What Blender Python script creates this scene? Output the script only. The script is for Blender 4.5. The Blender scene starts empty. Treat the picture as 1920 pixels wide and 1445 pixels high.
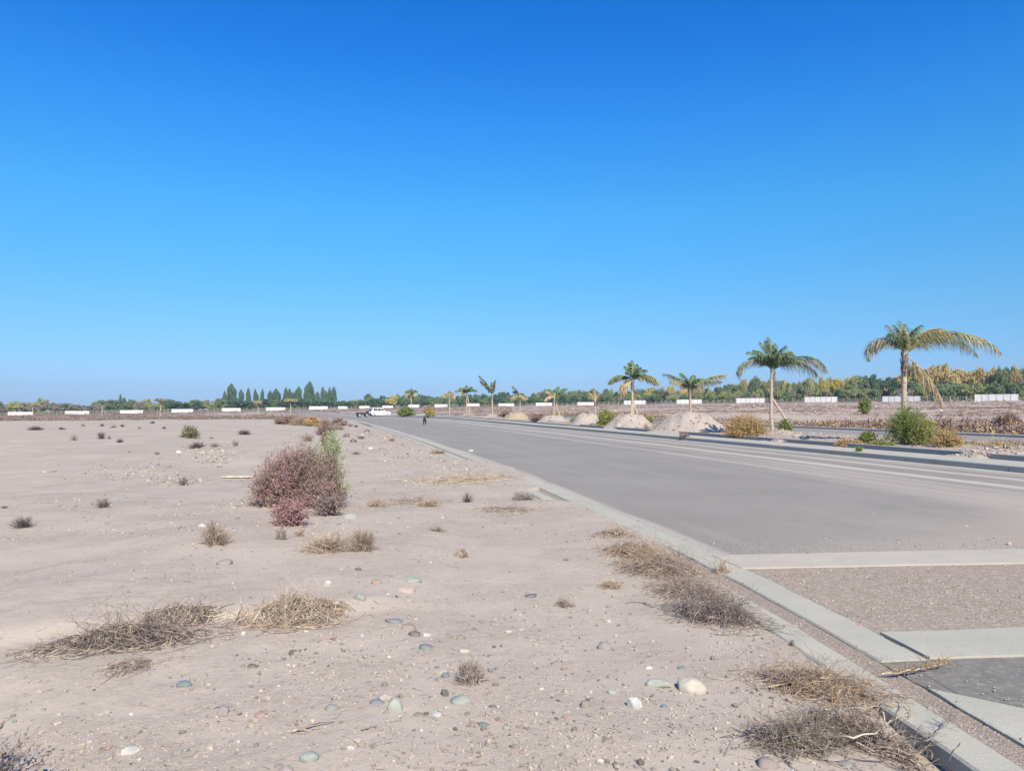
import bpy, math
import numpy as np
R = math.radians
rng = np.random.default_rng(7)
S = bpy.context.scene
COL = S.collection

# ------------------------------------------------------------------ camera
FPX, CX, CY, EYE = 1400.0, 960.0, 722.5, 1.6
HORIZON = 762.0
PITCH = math.atan((HORIZON - CY) / FPX)
cam_d = bpy.data.cameras.new('camera')
cam_d.sensor_fit = 'HORIZONTAL'; cam_d.sensor_width = 36.0
cam_d.lens = 36.0 * FPX / 1920.0
cam_d.clip_start = 0.05; cam_d.clip_end = 9000
cam = bpy.data.objects.new('camera', cam_d); COL.objects.link(cam)
cam.location = (0, 0, EYE); cam.rotation_euler = (R(90) + PITCH, 0, 0)
S.camera = cam

# ------------------------------------------------------------------ light
SUN_EL, SUN_AZ = 41.0, 16.0        # sun behind the camera, a little to its right
w = bpy.data.worlds.new('World'); S.world = w; w.use_nodes = True
nt = w.node_tree; nt.nodes.clear()
sky = nt.nodes.new('ShaderNodeTexSky'); sky.sky_type = 'NISHITA'; sky.sun_disc = False
sky.sun_elevation = R(SUN_EL); sky.sun_rotation = R(180 - SUN_AZ)
sky.altitude = 700; sky.air_density = 1.0; sky.dust_density = 0.25; sky.ozone_density = 3.0
# the camera that took the picture saw this clear sky deeper and bluer: one smooth grade by elevation, the same all round
tc = nt.nodes.new('ShaderNodeTexCoord'); sx = nt.nodes.new('ShaderNodeSeparateXYZ'); nt.links.new(tc.outputs['Generated'], sx.inputs[0])
cr = nt.nodes.new('ShaderNodeValToRGB'); cr.color_ramp.interpolation = 'EASE'
GR = [(0.0, (.265, .405, .80)), (.048, (.33, .505, .80)), (.115, (.33, .625, .82)), (.252, (.25, .83, 1.10)), (.35, (.155, .80, 1.32)), (.423, (.085, .71, 1.36)), (.476, (.055, .67, 1.36)), (.65, (.04, .60, 1.22)), (.87, (.04, .52, 1.05))]
el = cr.color_ramp.elements
while len(el) < len(GR): el.new(.5)
for e_, (p_, c_) in zip(el, GR): e_.position = p_; e_.color = tuple(q/2 for q in c_)+(1,)
cr.color_ramp.interpolation = 'LINEAR'
nt.links.new(sx.outputs[2], cr.inputs[0])
vm = nt.nodes.new('ShaderNodeVectorMath'); vm.operation = 'MULTIPLY'
vs_ = nt.nodes.new('ShaderNodeVectorMath'); vs_.operation = 'SCALE'; vs_.inputs['Scale'].default_value = 2.0
bg = nt.nodes.new('ShaderNodeBackground'); bg.inputs['Strength'].default_value = 0.105
wo = nt.nodes.new('ShaderNodeOutputWorld')
nt.links.new(sky.outputs[0], vm.inputs[0]); nt.links.new(cr.outputs[0], vm.inputs[1]); nt.links.new(vm.outputs[0], vs_.inputs[0])
nt.links.new(vs_.outputs[0], bg.inputs['Color'])
nt.links.new(bg.outputs[0], wo.inputs['Surface'])
sd = bpy.data.lights.new('sun', 'SUN'); sd.energy = 4.9; sd.angle = R(0.5); sd.color = (1.0, 0.90, 0.715)
sun = bpy.data.objects.new('sun', sd); COL.objects.link(sun)
sun.rotation_euler = (R(90 - SUN_EL), 0, R(SUN_AZ))
sun.location = (20, -40, 60)
S.view_settings.view_transform = 'Standard'; S.view_settings.look = 'None'
S.view_settings.exposure = 0.58; S.view_settings.gamma = 1.0
S.view_settings.use_curve_mapping = False
S.render.engine = 'CYCLES'
S.cycles.max_bounces = 6; S.cycles.diffuse_bounces = 3; S.cycles.volume_bounces = 0
S.cycles.use_denoising = True

# ------------------------------------------------------------------ materials
def lin(c):
    return tuple(((v/255)/12.92 if v/255 <= .04045 else ((v/255+.055)/1.055)**2.4) for v in c)
def nodes_of(name):
    m = bpy.data.materials.new(name); m.use_nodes = True
    t = m.node_tree; b = t.nodes['Principled BSDF']
    return m, t, b
def mixc(t, fac, a, b, mode='MIX'):
    n = t.nodes.new('ShaderNodeMix'); n.data_type = 'RGBA'; n.blend_type = mode
    for sock, v in ((n.inputs[0], fac), (n.inputs[6], a), (n.inputs[7], b)):
        if hasattr(v, 'links') or isinstance(v, bpy.types.NodeSocket): t.links.new(v, sock)
        elif isinstance(v, (int, float)): sock.default_value = v
        else: sock.default_value = tuple(v)[:3] + (1,)
    return n.outputs[2]
def noise(t, scale, detail=4, rough=.55, vec=None, dist=0.0):
    n = t.nodes.new('ShaderNodeTexNoise'); n.inputs['Scale'].default_value = scale
    n.inputs['Detail'].default_value = detail; n.inputs['Roughness'].default_value = rough
    n.inputs['Distortion'].default_value = dist
    if vec is not None: t.links.new(vec, n.inputs['Vector'])
    return n.outputs['Fac']
def ramp(t, fac, stops):
    r = t.nodes.new('ShaderNodeMapRange'); r.inputs[1].default_value = stops[0]; r.inputs[2].default_value = stops[1]
    r.inputs[3].default_value = stops[2] if len(stops) > 2 else 0; r.inputs[4].default_value = stops[3] if len(stops) > 2 else 1
    r.interpolation_type = 'SMOOTHSTEP'
    t.links.new(fac, r.inputs[0]); return r.outputs[0]
def mth(t, op, a, b=0.0):
    n = t.nodes.new('ShaderNodeMath'); n.operation = op
    for i, v in enumerate((a, b)):
        if isinstance(v, bpy.types.NodeSocket): t.links.new(v, n.inputs[i])
        else: n.inputs[i].default_value = v
    return n.outputs[0]
def coords(t, kind='Object', scale=None):
    c = t.nodes.new('ShaderNodeTexCoord').outputs[kind]
    if scale:
        m = t.nodes.new('ShaderNodeMapping'); m.inputs['Scale'].default_value = scale
        t.links.new(c, m.inputs['Vector']); c = m.outputs[0]
    return c
def worldpos(t):
    return t.nodes.new('ShaderNodeNewGeometry').outputs['Position']
def bump(t, b, fac, strength, dist):
    n = t.nodes.new('ShaderNodeBump'); n.inputs['Strength'].default_value = strength; n.inputs['Distance'].default_value = dist
    t.links.new(fac, n.inputs['Height'])
    t.links.new(n.outputs[0], b.inputs['Normal'])
def mat_varied(name, cols, scale=6.0, rough=.85, spec=.2, var=.0, per_object=0.0, trans=0.0, bmp=None):
    """colour that wanders between two or three colours by a noise in world space"""
    m, t, b = nodes_of(name)
    v = worldpos(t)
    f = ramp(t, noise(t, scale, 3, .6, v), (.32, .68))
    c = mixc(t, f, cols[0], cols[1])
    if len(cols) > 2:
        f2 = ramp(t, noise(t, scale*2.3+1.7, 2, .5, v), (.52, .66))
        c = mixc(t, f2, c, cols[2])
    if per_object:
        oi = t.nodes.new('ShaderNodeObjectInfo')
        h = t.nodes.new('ShaderNodeHueSaturation')
        t.links.new(mth(t, 'ADD', mth(t, 'MULTIPLY', oi.outputs['Random'], per_object), 1-per_object/2), h.inputs['Value'])
        t.links.new(c, h.inputs['Color']); c = h.outputs[0]
    t.links.new(c, b.inputs['Base Color'])
    b.inputs['Roughness'].default_value = rough; b.inputs['Specular IOR Level'].default_value = spec
    if trans:
        tr = t.nodes.new('ShaderNodeBsdfTranslucent'); t.links.new(c, tr.inputs['Color'])
        ms = t.nodes.new('ShaderNodeMixShader'); ms.inputs[0].default_value = trans
        t.links.new(b.outputs[0], ms.inputs[1]); t.links.new(tr.outputs[0], ms.inputs[2])
        t.links.new(ms.outputs[0], t.nodes['Material Output'].inputs['Surface'])
    if bmp: bump(t, b, noise(t, bmp[0], 4, .6, v), bmp[1], bmp[2])
    return m

def sand_material():
    m, t, b = nodes_of('sandy_soil')
    v = worldpos(t)
    big = ramp(t, noise(t, .22, 4, .6, v), (.35, .68))
    mid = ramp(t, noise(t, 1.6, 5, .65, v), (.38, .66))
    rough_ = ramp(t, noise(t, .75, 4, .6, v, .3), (.40, .60, .25, 1))     # crusted smooth patches against churned ones
    fine = noise(t, 22, 5, .7, v)
    grit = noise(t, 120, 3, .7, v)
    c = mixc(t, big, (.402, .350, .303), (.370, .328, .282))
    c = mixc(t, mth(t, 'MULTIPLY', mid, .6), c, (.445, .382, .337))
    c = mixc(t, ramp(t, noise(t, .13, 5, .65, v, .5), (.50, .66, 0, .45)), c, (.325, .29, .245))
    c = mixc(t, mth(t, 'MULTIPLY', ramp(t, fine, (.3, .72, 0, .62)), rough_), c, (.325, .275, .225))
    c = mixc(t, mth(t, 'MULTIPLY', ramp(t, noise(t, 55, 3, .7, v), (.58, .68, 0, .6)), rough_), c, (.54, .475, .40))
    c = mixc(t, mth(t, 'MULTIPLY', ramp(t, grit, (.58, .68, 0, .7)), rough_), c, (.205, .17, .145))
    c = mixc(t, mth(t, 'MULTIPLY', ramp(t, noise(t, 4.2, 5, .7, v), (.54, .66, 0, .45)), rough_), c, (.335, .285, .235))
    # mineral specks
    vo = t.nodes.new('ShaderNodeTexVoronoi'); vo.inputs['Scale'].default_value = 38; t.links.new(v, vo.inputs['Vector'])
    spk = ramp(t, vo.outputs['Distance'], (.10, .20, 1, 0))
    keep = ramp(t, noise(t, 9, 2, .5, v), (.50, .60))
    spc = mixc(t, vo.outputs['Color'], (.16, .14, .13), (.55, .50, .45))
    c = mixc(t, mth(t, 'MULTIPLY', mth(t, 'MULTIPLY', spk, keep), .8), c, spc)
    # the field further out is browner and rougher, with bare pale spoil between dead scrub
    at = t.nodes.new('ShaderNodeAttribute'); at.attribute_name = 'scrub'
    sf = at.outputs['Fac']
    st = coords(t, 'Object', (.055, .20, .1))
    patch = ramp(t, noise(t, 1.0, 5, .62, st, .4), (.44, .60))
    fc = mixc(t, patch, (.385, .315, .27), (.23, .165, .14))
    fc = mixc(t, ramp(t, noise(t, 1.3, 4, .6, v), (.42, .6, 0, .75)), fc, (.43, .365, .315))
    c = mixc(t, sf, c, fc)
    t.links.new(c, b.inputs['Base Color'])
    b.inputs['Roughness'].default_value = .95; b.inputs['Specular IOR Level'].default_value = .12
    h = mth(t, 'ADD', mth(t, 'MULTIPLY', noise(t, 7, 6, .68, v), .55), mth(t, 'MULTIPLY', fine, .45))
    h = mth(t, 'ADD', h, mth(t, 'MULTIPLY', grit, .16))
    bump(t, b, mth(t, 'MULTIPLY', h, rough_), .6, .035)
    return m
M = {}
M['sand'] = sand_material()

def asphalt_material():
    m, t, b = nodes_of('worn_asphalt')
    v = worldpos(t)
    uv = t.nodes.new('ShaderNodeUVMap').outputs[0]
    sep = t.nodes.new('ShaderNodeSeparateXYZ'); t.links.new(uv, sep.inputs[0])
    s, tt = sep.outputs[0], sep.outputs[1]
    st = t.nodes.new('ShaderNodeMapping'); st.inputs['Scale'].default_value = (1.0, .045, 1); t.links.new(uv, st.inputs['Vector'])
    streak = noise(t, 1.7, 5, .65, st.outputs[0], .3)
    c = mixc(t, ramp(t, noise(t, .35, 4, .6, v), (.3, .7)), (.238, .222, .198), (.272, .254, .228))
    c = mixc(t, ramp(t, streak, (.48, .66, 0, .42)), c, (.315, .29, .262))
    c = mixc(t, ramp(t, noise(t, .9, 5, .7, st.outputs[0], .6), (.52, .66, 0, .32)), c, (.200, .19, .176))
    c = mixc(t, ramp(t, noise(t, .55, 5, .7, v, .8), (.60, .70, 0, .35)), c, (.34, .30, .265))
    c = mixc(t, ramp(t, noise(t, 130, 3, .8, v), (.52, .70, 0, .7)), c, (.13, .125, .12))
    c = mixc(t, ramp(t, noise(t, 18, 5, .75, v), (.52, .68, 0, .3)), c, (.18, .172, .162))
    c = mixc(t, ramp(t, noise(t, 90, 2, .8, v), (.62, .74, 0, .5)), c, (.34, .31, .29))
    # dust lying in lines along the far wheel path and by the kerb
    def band(c0, wd, amt, col=(.45, .41, .365), jit=.6):
        nonlocal c
        w1 = mth(t, 'ADD', s, mth(t, 'MULTIPLY', mth(t, 'SUBTRACT', noise(t, .12, 2, .5, v), .5), jit))
        d = mth(t, 'ABSOLUTE', mth(t, 'SUBTRACT', w1, c0))
        k = ramp(t, d, (wd*.35, wd, amt, 0))
        k = mth(t, 'MULTIPLY', k, ramp(t, noise(t, 2.2, 4, .6, st.outputs[0]), (.3, .6, .45, 1)))
        c = mixc(t, k, c, col)
    band(10.35, .30, .9); band(8.9, .36, 1.0); band(11.3, .2, .6); band(6.9, .30, .55); band(8.1, .25, .35); band(0.08, .22, .7)
    # pink dust spilled over the near crossing
    d1 = mth(t, 'ADD', tt, mth(t, 'MULTIPLY', noise(t, .8, 4, .6, v), 3.2))
    d1 = mth(t, 'SUBTRACT', d1, mth(t, 'MULTIPLY', s, .55))
    k = ramp(t, d1, (7.6, 10.2, .85, 0))
    c = mixc(t, k, c, (.355, .305, .262))
    # broad pinkish dust fan on the right
    d2 = mth(t, 'ABSOLUTE', mth(t, 'SUBTRACT', mth(t, 'ADD', s, mth(t, 'MULTIPLY', tt, -.12)), 5.6))
    k2 = mth(t, 'MULTIPLY', ramp(t, d2, (.3, 1.6, .7, 0)), ramp(t, tt, (14, 24, 1, 0)))
    k2 = mth(t, 'MULTIPLY', k2, ramp(t, noise(t, 1.1, 5, .6, st.outputs[0]), (.35, .6, .35, 1)))
    c = mixc(t, k2, c, (.395, .34, .295))
    # hairline cracks
    vo = t.nodes.new('ShaderNodeTexVoronoi'); vo.feature = 'DISTANCE_TO_EDGE'; vo.inputs['Scale'].default_value = .16
    wv = t.nodes.new('ShaderNodeVectorMath'); wv.operation = 'ADD'
    nn = t.nodes.new('ShaderNodeTexNoise'); nn.inputs['Scale'].default_value = .9; nn.inputs['Detail'].default_value = 6; t.links.new(v, nn.inputs['Vector'])
    t.links.new(v, wv.inputs[0]); t.links.new(nn.outputs['Color'], wv.inputs[1]); t.links.new(wv.outputs[0], vo.inputs['Vector'])
    c = mixc(t, ramp(t, vo.outputs['Distance'], (.0008, .003, .22, 0)), c, (.15, .14, .135))
    t.links.new(c, b.inputs['Base Color'])
    b.inputs['Roughness'].default_value = .88; b.inputs['Specular IOR Level'].default_value = .25
    bump(t, b, mth(t, 'ADD', noise(t, 150, 3, .7, v), mth(t, 'MULTIPLY', noise(t, 5, 3, .5, v), .4)), .5, .006)
    return m
M['asphalt'] = asphalt_material()

def concrete(name, c1, c2, dust=.3):
    m, t, b = nodes_of(name)
    v = worldpos(t)
    c = mixc(t, ramp(t, noise(t, 1.3, 5, .65, v), (.3, .7)), c1, c2)
    c = mixc(t, ramp(t, noise(t, 55, 4, .7, v), (.56, .70, 0, .5)), c, tuple(x*.62 for x in c1))
    c = mixc(t, ramp(t, noise(t, 5, 5, .7, v), (.50, .68, 0, dust)), c, (.40, .345, .315))
    c = mixc(t, ramp(t, noise(t, 2.1, 5, .8, v, .5), (.56, .70, 0, .5)), c, tuple(x*.72 for x in c2))
    c = mixc(t, ramp(t, noise(t, 11, 5, .75, v, 1.0), (.60, .70, 0, .35)), c, tuple(x*.6 for x in c2))
    t.links.new(c, b.inputs['Base Color'])
    b.inputs['Roughness'].default_value = .9; b.inputs['Specular IOR Level'].default_value = .2
    bump(t, b, mth(t, 'ADD', noise(t, 40, 5, .7, v), mth(t, 'MULTIPLY', noise(t, 4, 4, .6, v), 1.2)), .5, .008)
    return m
M['concrete'] = concrete('pale_concrete', (.36, .352, .298), (.415, .402, .345))
M['concrete_dusty'] = concrete('dusty_concrete', (.395, .365, .315), (.44, .405, .35), .8)
M['concrete_grey'] = concrete('grey_concrete', (.36, .345, .305), (.41, .39, .35), .5)
M['asphalt_new'] = mat_varied('fresh_asphalt_patch', [(.165, .16, .145), (.195, .186, .17), (.24, .22, .195)], 9, .9, .25, bmp=(120, .6, .008))
M['gravel_bed'] = mat_varied('pink_gravel_bed', [(.345, .285, .24), (.30, .245, .205), (.41, .35, .30)], 30, .95, .15, bmp=(70, .9, .02))
M['rubble_bed'] = mat_varied('rubble_bed', [(.35, .29, .24), (.30, .25, .205), (.41, .345, .295)], 8, .95, .15, bmp=(45, .9, .02))
M['median'] = mat_varied('median_soil', [(.40, .335, .285), (.33, .27, .225), (.46, .395, .34)], 2.2, .95, .12, bmp=(18, .9, .05))
M['mound'] = mat_varied('spoil_heap', [(.425, .37, .33), (.33, .28, .245), (.50, .445, .40)], 11, .95, .12, bmp=(16, 1.0, .05))
M['mound_tan'] = mat_varied('tan_spoil_heap', [(.38, .315, .23), (.34, .285, .19), (.43, .36, .28)], 5, .95, .12, bmp=(16, 1.0, .05))
M['wall'] = mat_varied('white_wall', [(.80, .79, .75), (.74, .73, .70), (.66, .65, .62)], .9, .8, .2, per_object=.12)
M['post'] = mat_varied('grey_post', [(.42, .42, .41), (.36, .36, .35)], 2, .8, .2)
M['wire'] = mat_varied('fence_wire', [(.20, .20, .20), (.26, .25, .24)], 2, .5, .4)
M['bark'] = mat_varied('tree_bark', [(.20, .165, .135), (.28, .24, .20)], 3, .9, .1)
M['palm_trunk'] = mat_varied('palm_trunk_bark', [(.50, .42, .34), (.40, .32, .265), (.24, .19, .165)], 9, .92, .1, bmp=(30, .8, .03))
M['palm_boot'] = mat_varied('dark_palm_boots', [(.17, .135, .125), (.25, .20, .18)], 12, .92, .1)
M['prop'] = mat_varied('weathered_timber', [(.50, .40, .31), (.40, .31, .25)], 10, .85, .15, bmp=(60, .4, .01))
M['frond_green'] = mat_varied('green_frond', [(.135, .225, .12), (.20, .28, .135), (.33, .35, .20)], 5, .5, .45, trans=.25)
M['frond_mixed'] = mat_varied('yellowing_frond', [(.22, .27, .13), (.44, .39, .20), (.56, .48, .31)], 4, .6, .35, trans=.25)
M['frond_dead'] = mat_varied('dead_frond', [(.50, .40, .235), (.42, .31, .19), (.57, .49, .36)], 6, .8, .2, trans=.2)
M['frond_grey'] = mat_varied('greying_frond', [(.17, .205, .165), (.32, .31, .24), (.46, .42, .34)], 5, .6, .3, trans=.2)
for nm, cs in {
    'dry_tan': [(.42, .335, .255), (.30, .225, .175), (.55, .465, .37)],
    'dry_brown': [(.31, .235, .18), (.20, .15, .12), (.45, .36, .28)],
    'dry_grey': [(.28, .235, .205), (.18, .15, .135), (.42, .36, .31)],
    'dry_dark': [(.125, .10, .10), (.08, .068, .075), (.22, .175, .16)],
    'straw': [(.50, .435, .33), (.42, .35, .255), (.60, .54, .43)],
    'rust': [(.34, .20, .115), (.42, .30, .16), (.26, .16, .11)],
    'purple': [(.315, .18, .19), (.225, .135, .145), (.41, .27, .27)],
    'mauve': [(.34, .26, .245), (.25, .19, .185), (.45, .36, .33)],
    'pink': [(.36, .20, .205), (.27, .155, .16), (.46, .31, .295)],
    'olive': [(.205, .195, .115), (.15, .145, .09), (.29, .26, .17)],
    'sage': [(.38, .42, .22), (.48, .50, .32), (.26, .30, .17)],
    'leaf_green': [(.145, .195, .06), (.215, .26, .085), (.33, .335, .135)],
    'lime': [(.27, .29, .09), (.37, .35, .14), (.17, .21, .07)],
    'gold_bush': [(.42, .285, .13), (.33, .23, .11), (.47, .36, .19)],
    'tree_dark': [(.075, .145, .10), (.105, .185, .11), (.15, .215, .13)],
    'tree_green': [(.14, .21, .11), (.19, .26, .125), (.26, .30, .165)],
    'tree_lime': [(.29, .33, .145), (.37, .38, .17), (.23, .27, .12)],
    'tree_yellow': [(.56, .46, .13), (.45, .38, .12), (.34, .33, .12)],
    'tree_gold': [(.56, .41, .18), (.46, .37, .18), (.36, .35, .19)],
    'tree_bare': [(.33, .30, .24), (.26, .245, .19), (.38, .34, .26)],
    'scrub_brown': [(.245, .165, .14), (.185, .125, .11), (.33, .245, .205)],
    'scrub_mauve': [(.275, .205, .19), (.215, .155, .15), (.37, .295, .27)],
    'scrub_olive': [(.18, .17, .10), (.13, .13, .08), (.26, .22, .15)],
}.items():
    tr = .22 if nm.startswith(('tree', 'leaf', 'lime', 'sage')) else 0
    M[nm] = mat_varied(nm, cs, .9 if nm.startswith('tree') else 9, .85, .15, trans=tr, per_object=.25 if nm.startswith('tree') else 0)

# ------------------------------------------------------------------ noise and ground height
def _h(ix, iy, seed):
    a = (ix.astype(np.int64)*374761393 + iy.astype(np.int64)*668265263 + seed*1442695041) & 0xffffffff
    a = ((a ^ (a >> 13))*1274126177) & 0xffffffff
    return ((a ^ (a >> 16)) & 0xffff)/65535.0
def vnoise(x, y, seed=0):
    x = np.asarray(x, float); y = np.asarray(y, float)
    ix = np.floor(x); iy = np.floor(y); fx = x-ix; fy = y-iy
    fx = fx*fx*(3-2*fx); fy = fy*fy*(3-2*fy)
    a = _h(ix, iy, seed); b = _h(ix+1, iy, seed); c = _h(ix, iy+1, seed); d = _h(ix+1, iy+1, seed)
    return (a*(1-fx)+b*fx)*(1-fy)+(c*(1-fx)+d*fx)*fy*1.0
def fbm(x, y, seed=0, oct=4):
    s = 0; a = 1; n = 0
    for i in range(oct):
        s = s + a*(vnoise(x*2**i+i*17.3, y*2**i-i*9.1, seed+i)-.5); n += a; a *= .5
    return s/n*2
def ss(a, b, x):
    u = np.clip((np.asarray(x, float)-a)/(b-a), 0, 1); return u*u*(3-2*u)

# left edge of the road: X as a function of Y; s = metres to the right of it
_ys = np.arange(-80, 700, .25)
_m = np.interp(_ys, [0, 5, 9, 20, 50, 100, 200], [-.04, -.10, -.19, -.235, -.27, -.32, -.36])
_xs = np.cumsum(_m)*.25; _xs += 2.62 - np.interp(4.65, _ys, _xs)
def curve_x(t): return np.interp(t, _ys, _xs)
def curve_m(t): return np.interp(t, _ys, _m)
def to_st(x, y):
    x = np.asarray(x, float); y = np.asarray(y, float); t = y.copy()
    for _ in range(9):
        t = y + curve_m(t)*(x-curve_x(t))
    m = curve_m(t)
    s = ((x-curve_x(t)) - m*(y-t))/np.sqrt(1+m*m)
    return s, t
def from_st(s, t):
    m = curve_m(t); k = np.sqrt(1+m*m)
    return curve_x(t)+s/k, t-m*s/k

# far wall sections: pixel x range, foot y, distance
WALLS = [(15, 62, 777.3, 380), (122, 167, 775.5, 390), (225, 268, 774, 405), (322, 362, 772, 420), (416, 451, 770, 430),
         (499, 535, 768.7, 440), (580, 614, 766.7, 450), (634, 651, 766.7, 465), (674, 693, 766, 462), (717, 737, 765.5, 457),
         (765, 786, 764.5, 452), (815, 839, 763.8, 442), (876, 899, 762.5, 430), (935, 964, 762.3, 415), (1005, 1035, 761, 400),
         (1083, 1114, 760, 385), (1170, 1211, 758.7, 360), (1269, 1316, 757.5, 335), (1381, 1434, 755.5, 310),
         (1509, 1570, 754.5, 280), (1655, 1726, 754, 248), (1828, 1910, 752.5, 212), (2030, 2125, 751, 190)]
def ray(px, py):
    cx = (px-CX)/FPX; cy = -(py-CY)/FPX
    return cx, math.cos(PITCH)-cy*math.sin(PITCH), math.sin(PITCH)+cy*math.cos(PITCH)
_az, _wz, _wy = [], [], []
for x0, x1, yb, Z in WALLS:
    dx, dy, dz = ray((x0+x1)/2, yb)
    _az.append(dx/dy); _wy.append(Z); _wz.append(EYE+dz/dy*Z)
def wall_dist(az): return np.interp(az, _az, _wy)
def wall_foot(az): return np.interp(az, _az, _wz)
def base_z(x, y):
    """the broad lie of the land"""
    x = np.asarray(x, float); y = np.asarray(y, float)
    yy = np.maximum(y, 1.0); az = np.clip(x/yy, -2, 2)
    D = wall_dist(az); F = wall_foot(az)
    u = np.clip((y-60)/(D-60), 0, 1)
    z = F*u
    z = z - .42*ss(85, 150, y)*(1-ss(200, 320, y))*ss(-.75, -.3, az)*(1-ss(.0, .25, az))
    far = np.clip((y-D-60)/900, 0, 4)
    z = np.where(y > D+60, F+(-6-F)*np.clip(far, 0, 1), z)
    return z

S_END = 30.0
def dirt_edge(t):
    e = np.interp(t, [-80, 7.4, 8.4, 12.2, 13.0, 13.9, 14.6, 16.0, 17.2, 19.5, 21.0, 22.2, 60, 75, 95],
                     [-.74, -.74, -.42, -.36, -.72, -.72, -.34, -.30, .04, .12, -.10, -.70, -.70, -.5, .2])
    return e
def ground_z(x, y):
    x = np.asarray(x, float); y = np.asarray(y, float)
    s, t = to_st(x, y)
    z = base_z(x, y)
    left = s < 8
    d = np.hypot(x, y)
    # left platform relief
    rel = .26*fbm(x/9, y/9, 3, 3) + .062*fbm(x/1.7, y/1.7, 11, 3) + .010*fbm(x/.42, y/.42, 21, 3) + .006*fbm(x/.12, y/.12, 31, 2)
    # a low soil step running away to the left below the dry grass
    ly = 5.55 + .30*(x+1.0) + .25*fbm(x/1.1, x*0, 5, 2)
    step = .07*ss(-.15, .12, y-ly)*ss(-4.6, -3.4, x)*(1-ss(-1.1, -.5, x))*(1-ss(1.5, 5, y-ly))
    # scooped wind hollow beside the kerb
    hol = -.06*np.exp(-(((x-1.0)/.75)**2+((y-5.7)/.8)**2))
    near_road = ss(-6, -.9, s)
    rel_l = (rel*(1-.75*near_road) + step + hol + .05*(1-near_road) + .035*near_road)
    # platform drops at its far edge, scrub field beyond is lumpy
    f = ss(92, 104, y + 4*fbm(x/14, y/14, 41, 2))
    lump = .55*fbm(x/13, y/17, 51, 4)+.12*fbm(x/3, y/3, 57, 2)
    rel_l = rel_l*(1-f) + f*(-.35 + .7*lump)
    dip = .10*(1-ss(3.5, 4.4, t))*ss(-1.15, -.8, s)
    e = dirt_edge(t) + .07*fbm(t*1.3, t*0, 61, 3)*ss(7, 8, t) + .03*fbm(t*9, t*0, 63, 2)*ss(7, 8, t)
    bury = np.interp(t, [0, 7.2, 8.2, 12.3, 13.0, 13.8, 14.5, 21.2, 22.4], [0, 0, .8, .8, 0, 0, .8, .8, 0])
    flat = .022 + .05*bury + .012*fbm(x/.5, y/.5, 71, 2)
    k = ss(-1.6, -.1, s-e)
    rel_l = rel_l*(1-k) + flat*k - dip
    drop = ss(0, .13, s-e)
    zl = rel_l*(1-drop) + (-.14)*drop
    # right of the second carriageway
    g = ss(S_END, S_END+2.5, s)
    zr = -.14*(1-g) + g*(.15+.95*lump*(1-.7*ss(120, 190, y))+.35*ss(40, 70, s)*fbm(x/22, y/9, 81, 3)*(1-.7*ss(120, 190, y)))
    return z + np.where(left, zl, zr)
def median_z(s, t):
    x, y = from_st(s, t)
    e = np.minimum(ss(14.1, 14.8, s), 1-ss(20.2, 20.85, s))
    z = .10 + e*(.10 + .10*fbm(x/2.2, y/2.2, 91, 3) + .04*fbm(x/.6, y/.6, 95, 2)) + .08*np.exp(-((s-16.0)/1.5)**2)
    return base_z(x, y)+z
def surf_z(x, y):
    """height a thing stands on"""
    s, t = to_st(x, y)
    s = float(s); t = float(t)
    if 0 <= s <= 11.8: return float(base_z(x, y))
    if 11.8 < s <= 13.5: return float(base_z(x, y))+.16
    if 13.5 < s <= 21.0: return float(median_z(np.array(s), np.array(t)))
    if 21.0 < s <= 29.6: return float(base_z(x, y))+.06
    return float(ground_z(x, y))
def pick(px, py, fn=surf_z, lift=0.0):
    dx, dy, dz = ray(px, py); dx /= dy; dz /= dy
    Y = 2.0; prev = None
    while Y < 900:
        h = EYE+dz*Y - (fn(dx*Y, Y)+lift)
        if h <= 0: break
        prev = Y; Y *= 1.01
    if prev is None: prev = 1.9
    a, b = prev, Y
    for _ in range(18):
        m = (a+b)/2
        if EYE+dz*m - (fn(dx*m, m)+lift) > 0: a = m
        else: b = m
    Y = (a+b)/2
    return dx*Y, Y, fn(dx*Y, Y)

# ------------------------------------------------------------------ mesh helpers
def mesh(name, V, F, mats=None, smooth=False, midx=None, uv=None):
    V = np.asarray(V, np.float32).reshape(-1, 3)
    me = bpy.data.meshes.new(name)
    me.vertices.add(len(V)); me.vertices.foreach_set('co', V.ravel())
    Fs = F if isinstance(F, list) else [F]
    Fs = [np.asarray(f, np.int32) for f in Fs if len(f)]
    tot = sum(f.size for f in Fs); n = sum(len(f) for f in Fs)
    me.loops.add(tot); me.polygons.add(n)
    me.loops.foreach_set('vertex_index', np.concatenate([f.ravel() for f in Fs]))
    cnt = np.concatenate([np.full(len(f), f.shape[1], np.int32) for f in Fs])
    st = np.concatenate([[0], np.cumsum(cnt)[:-1]]).astype(np.int32)
    me.polygons.foreach_set('loop_start', st)
    if midx is not None: me.polygons.foreach_set('material_index', np.asarray(midx, np.int32))
    if uv is not None:
        l = me.uv_layers.new(name='UVMap'); idx = np.concatenate([f.ravel() for f in Fs])
        l.data.foreach_set('uv', np.asarray(uv, np.float32)[idx].ravel())
    me.update(calc_edges=True)
    me.polygons.foreach_set('use_smooth', np.full(n, smooth))
    for m in (mats if isinstance(mats, (list, tuple)) else [mats]):
        if m: me.materials.append(m)
    return me
def obj(name, me, parent=None, loc=None, rz=None):
    o = bpy.data.objects.new(name, me); COL.objects.link(o)
    if parent is not None: o.parent = parent
    if loc is not None: o.location = loc
    if rz is not None: o.rotation_euler = (0, 0, rz)
    return o
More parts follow.
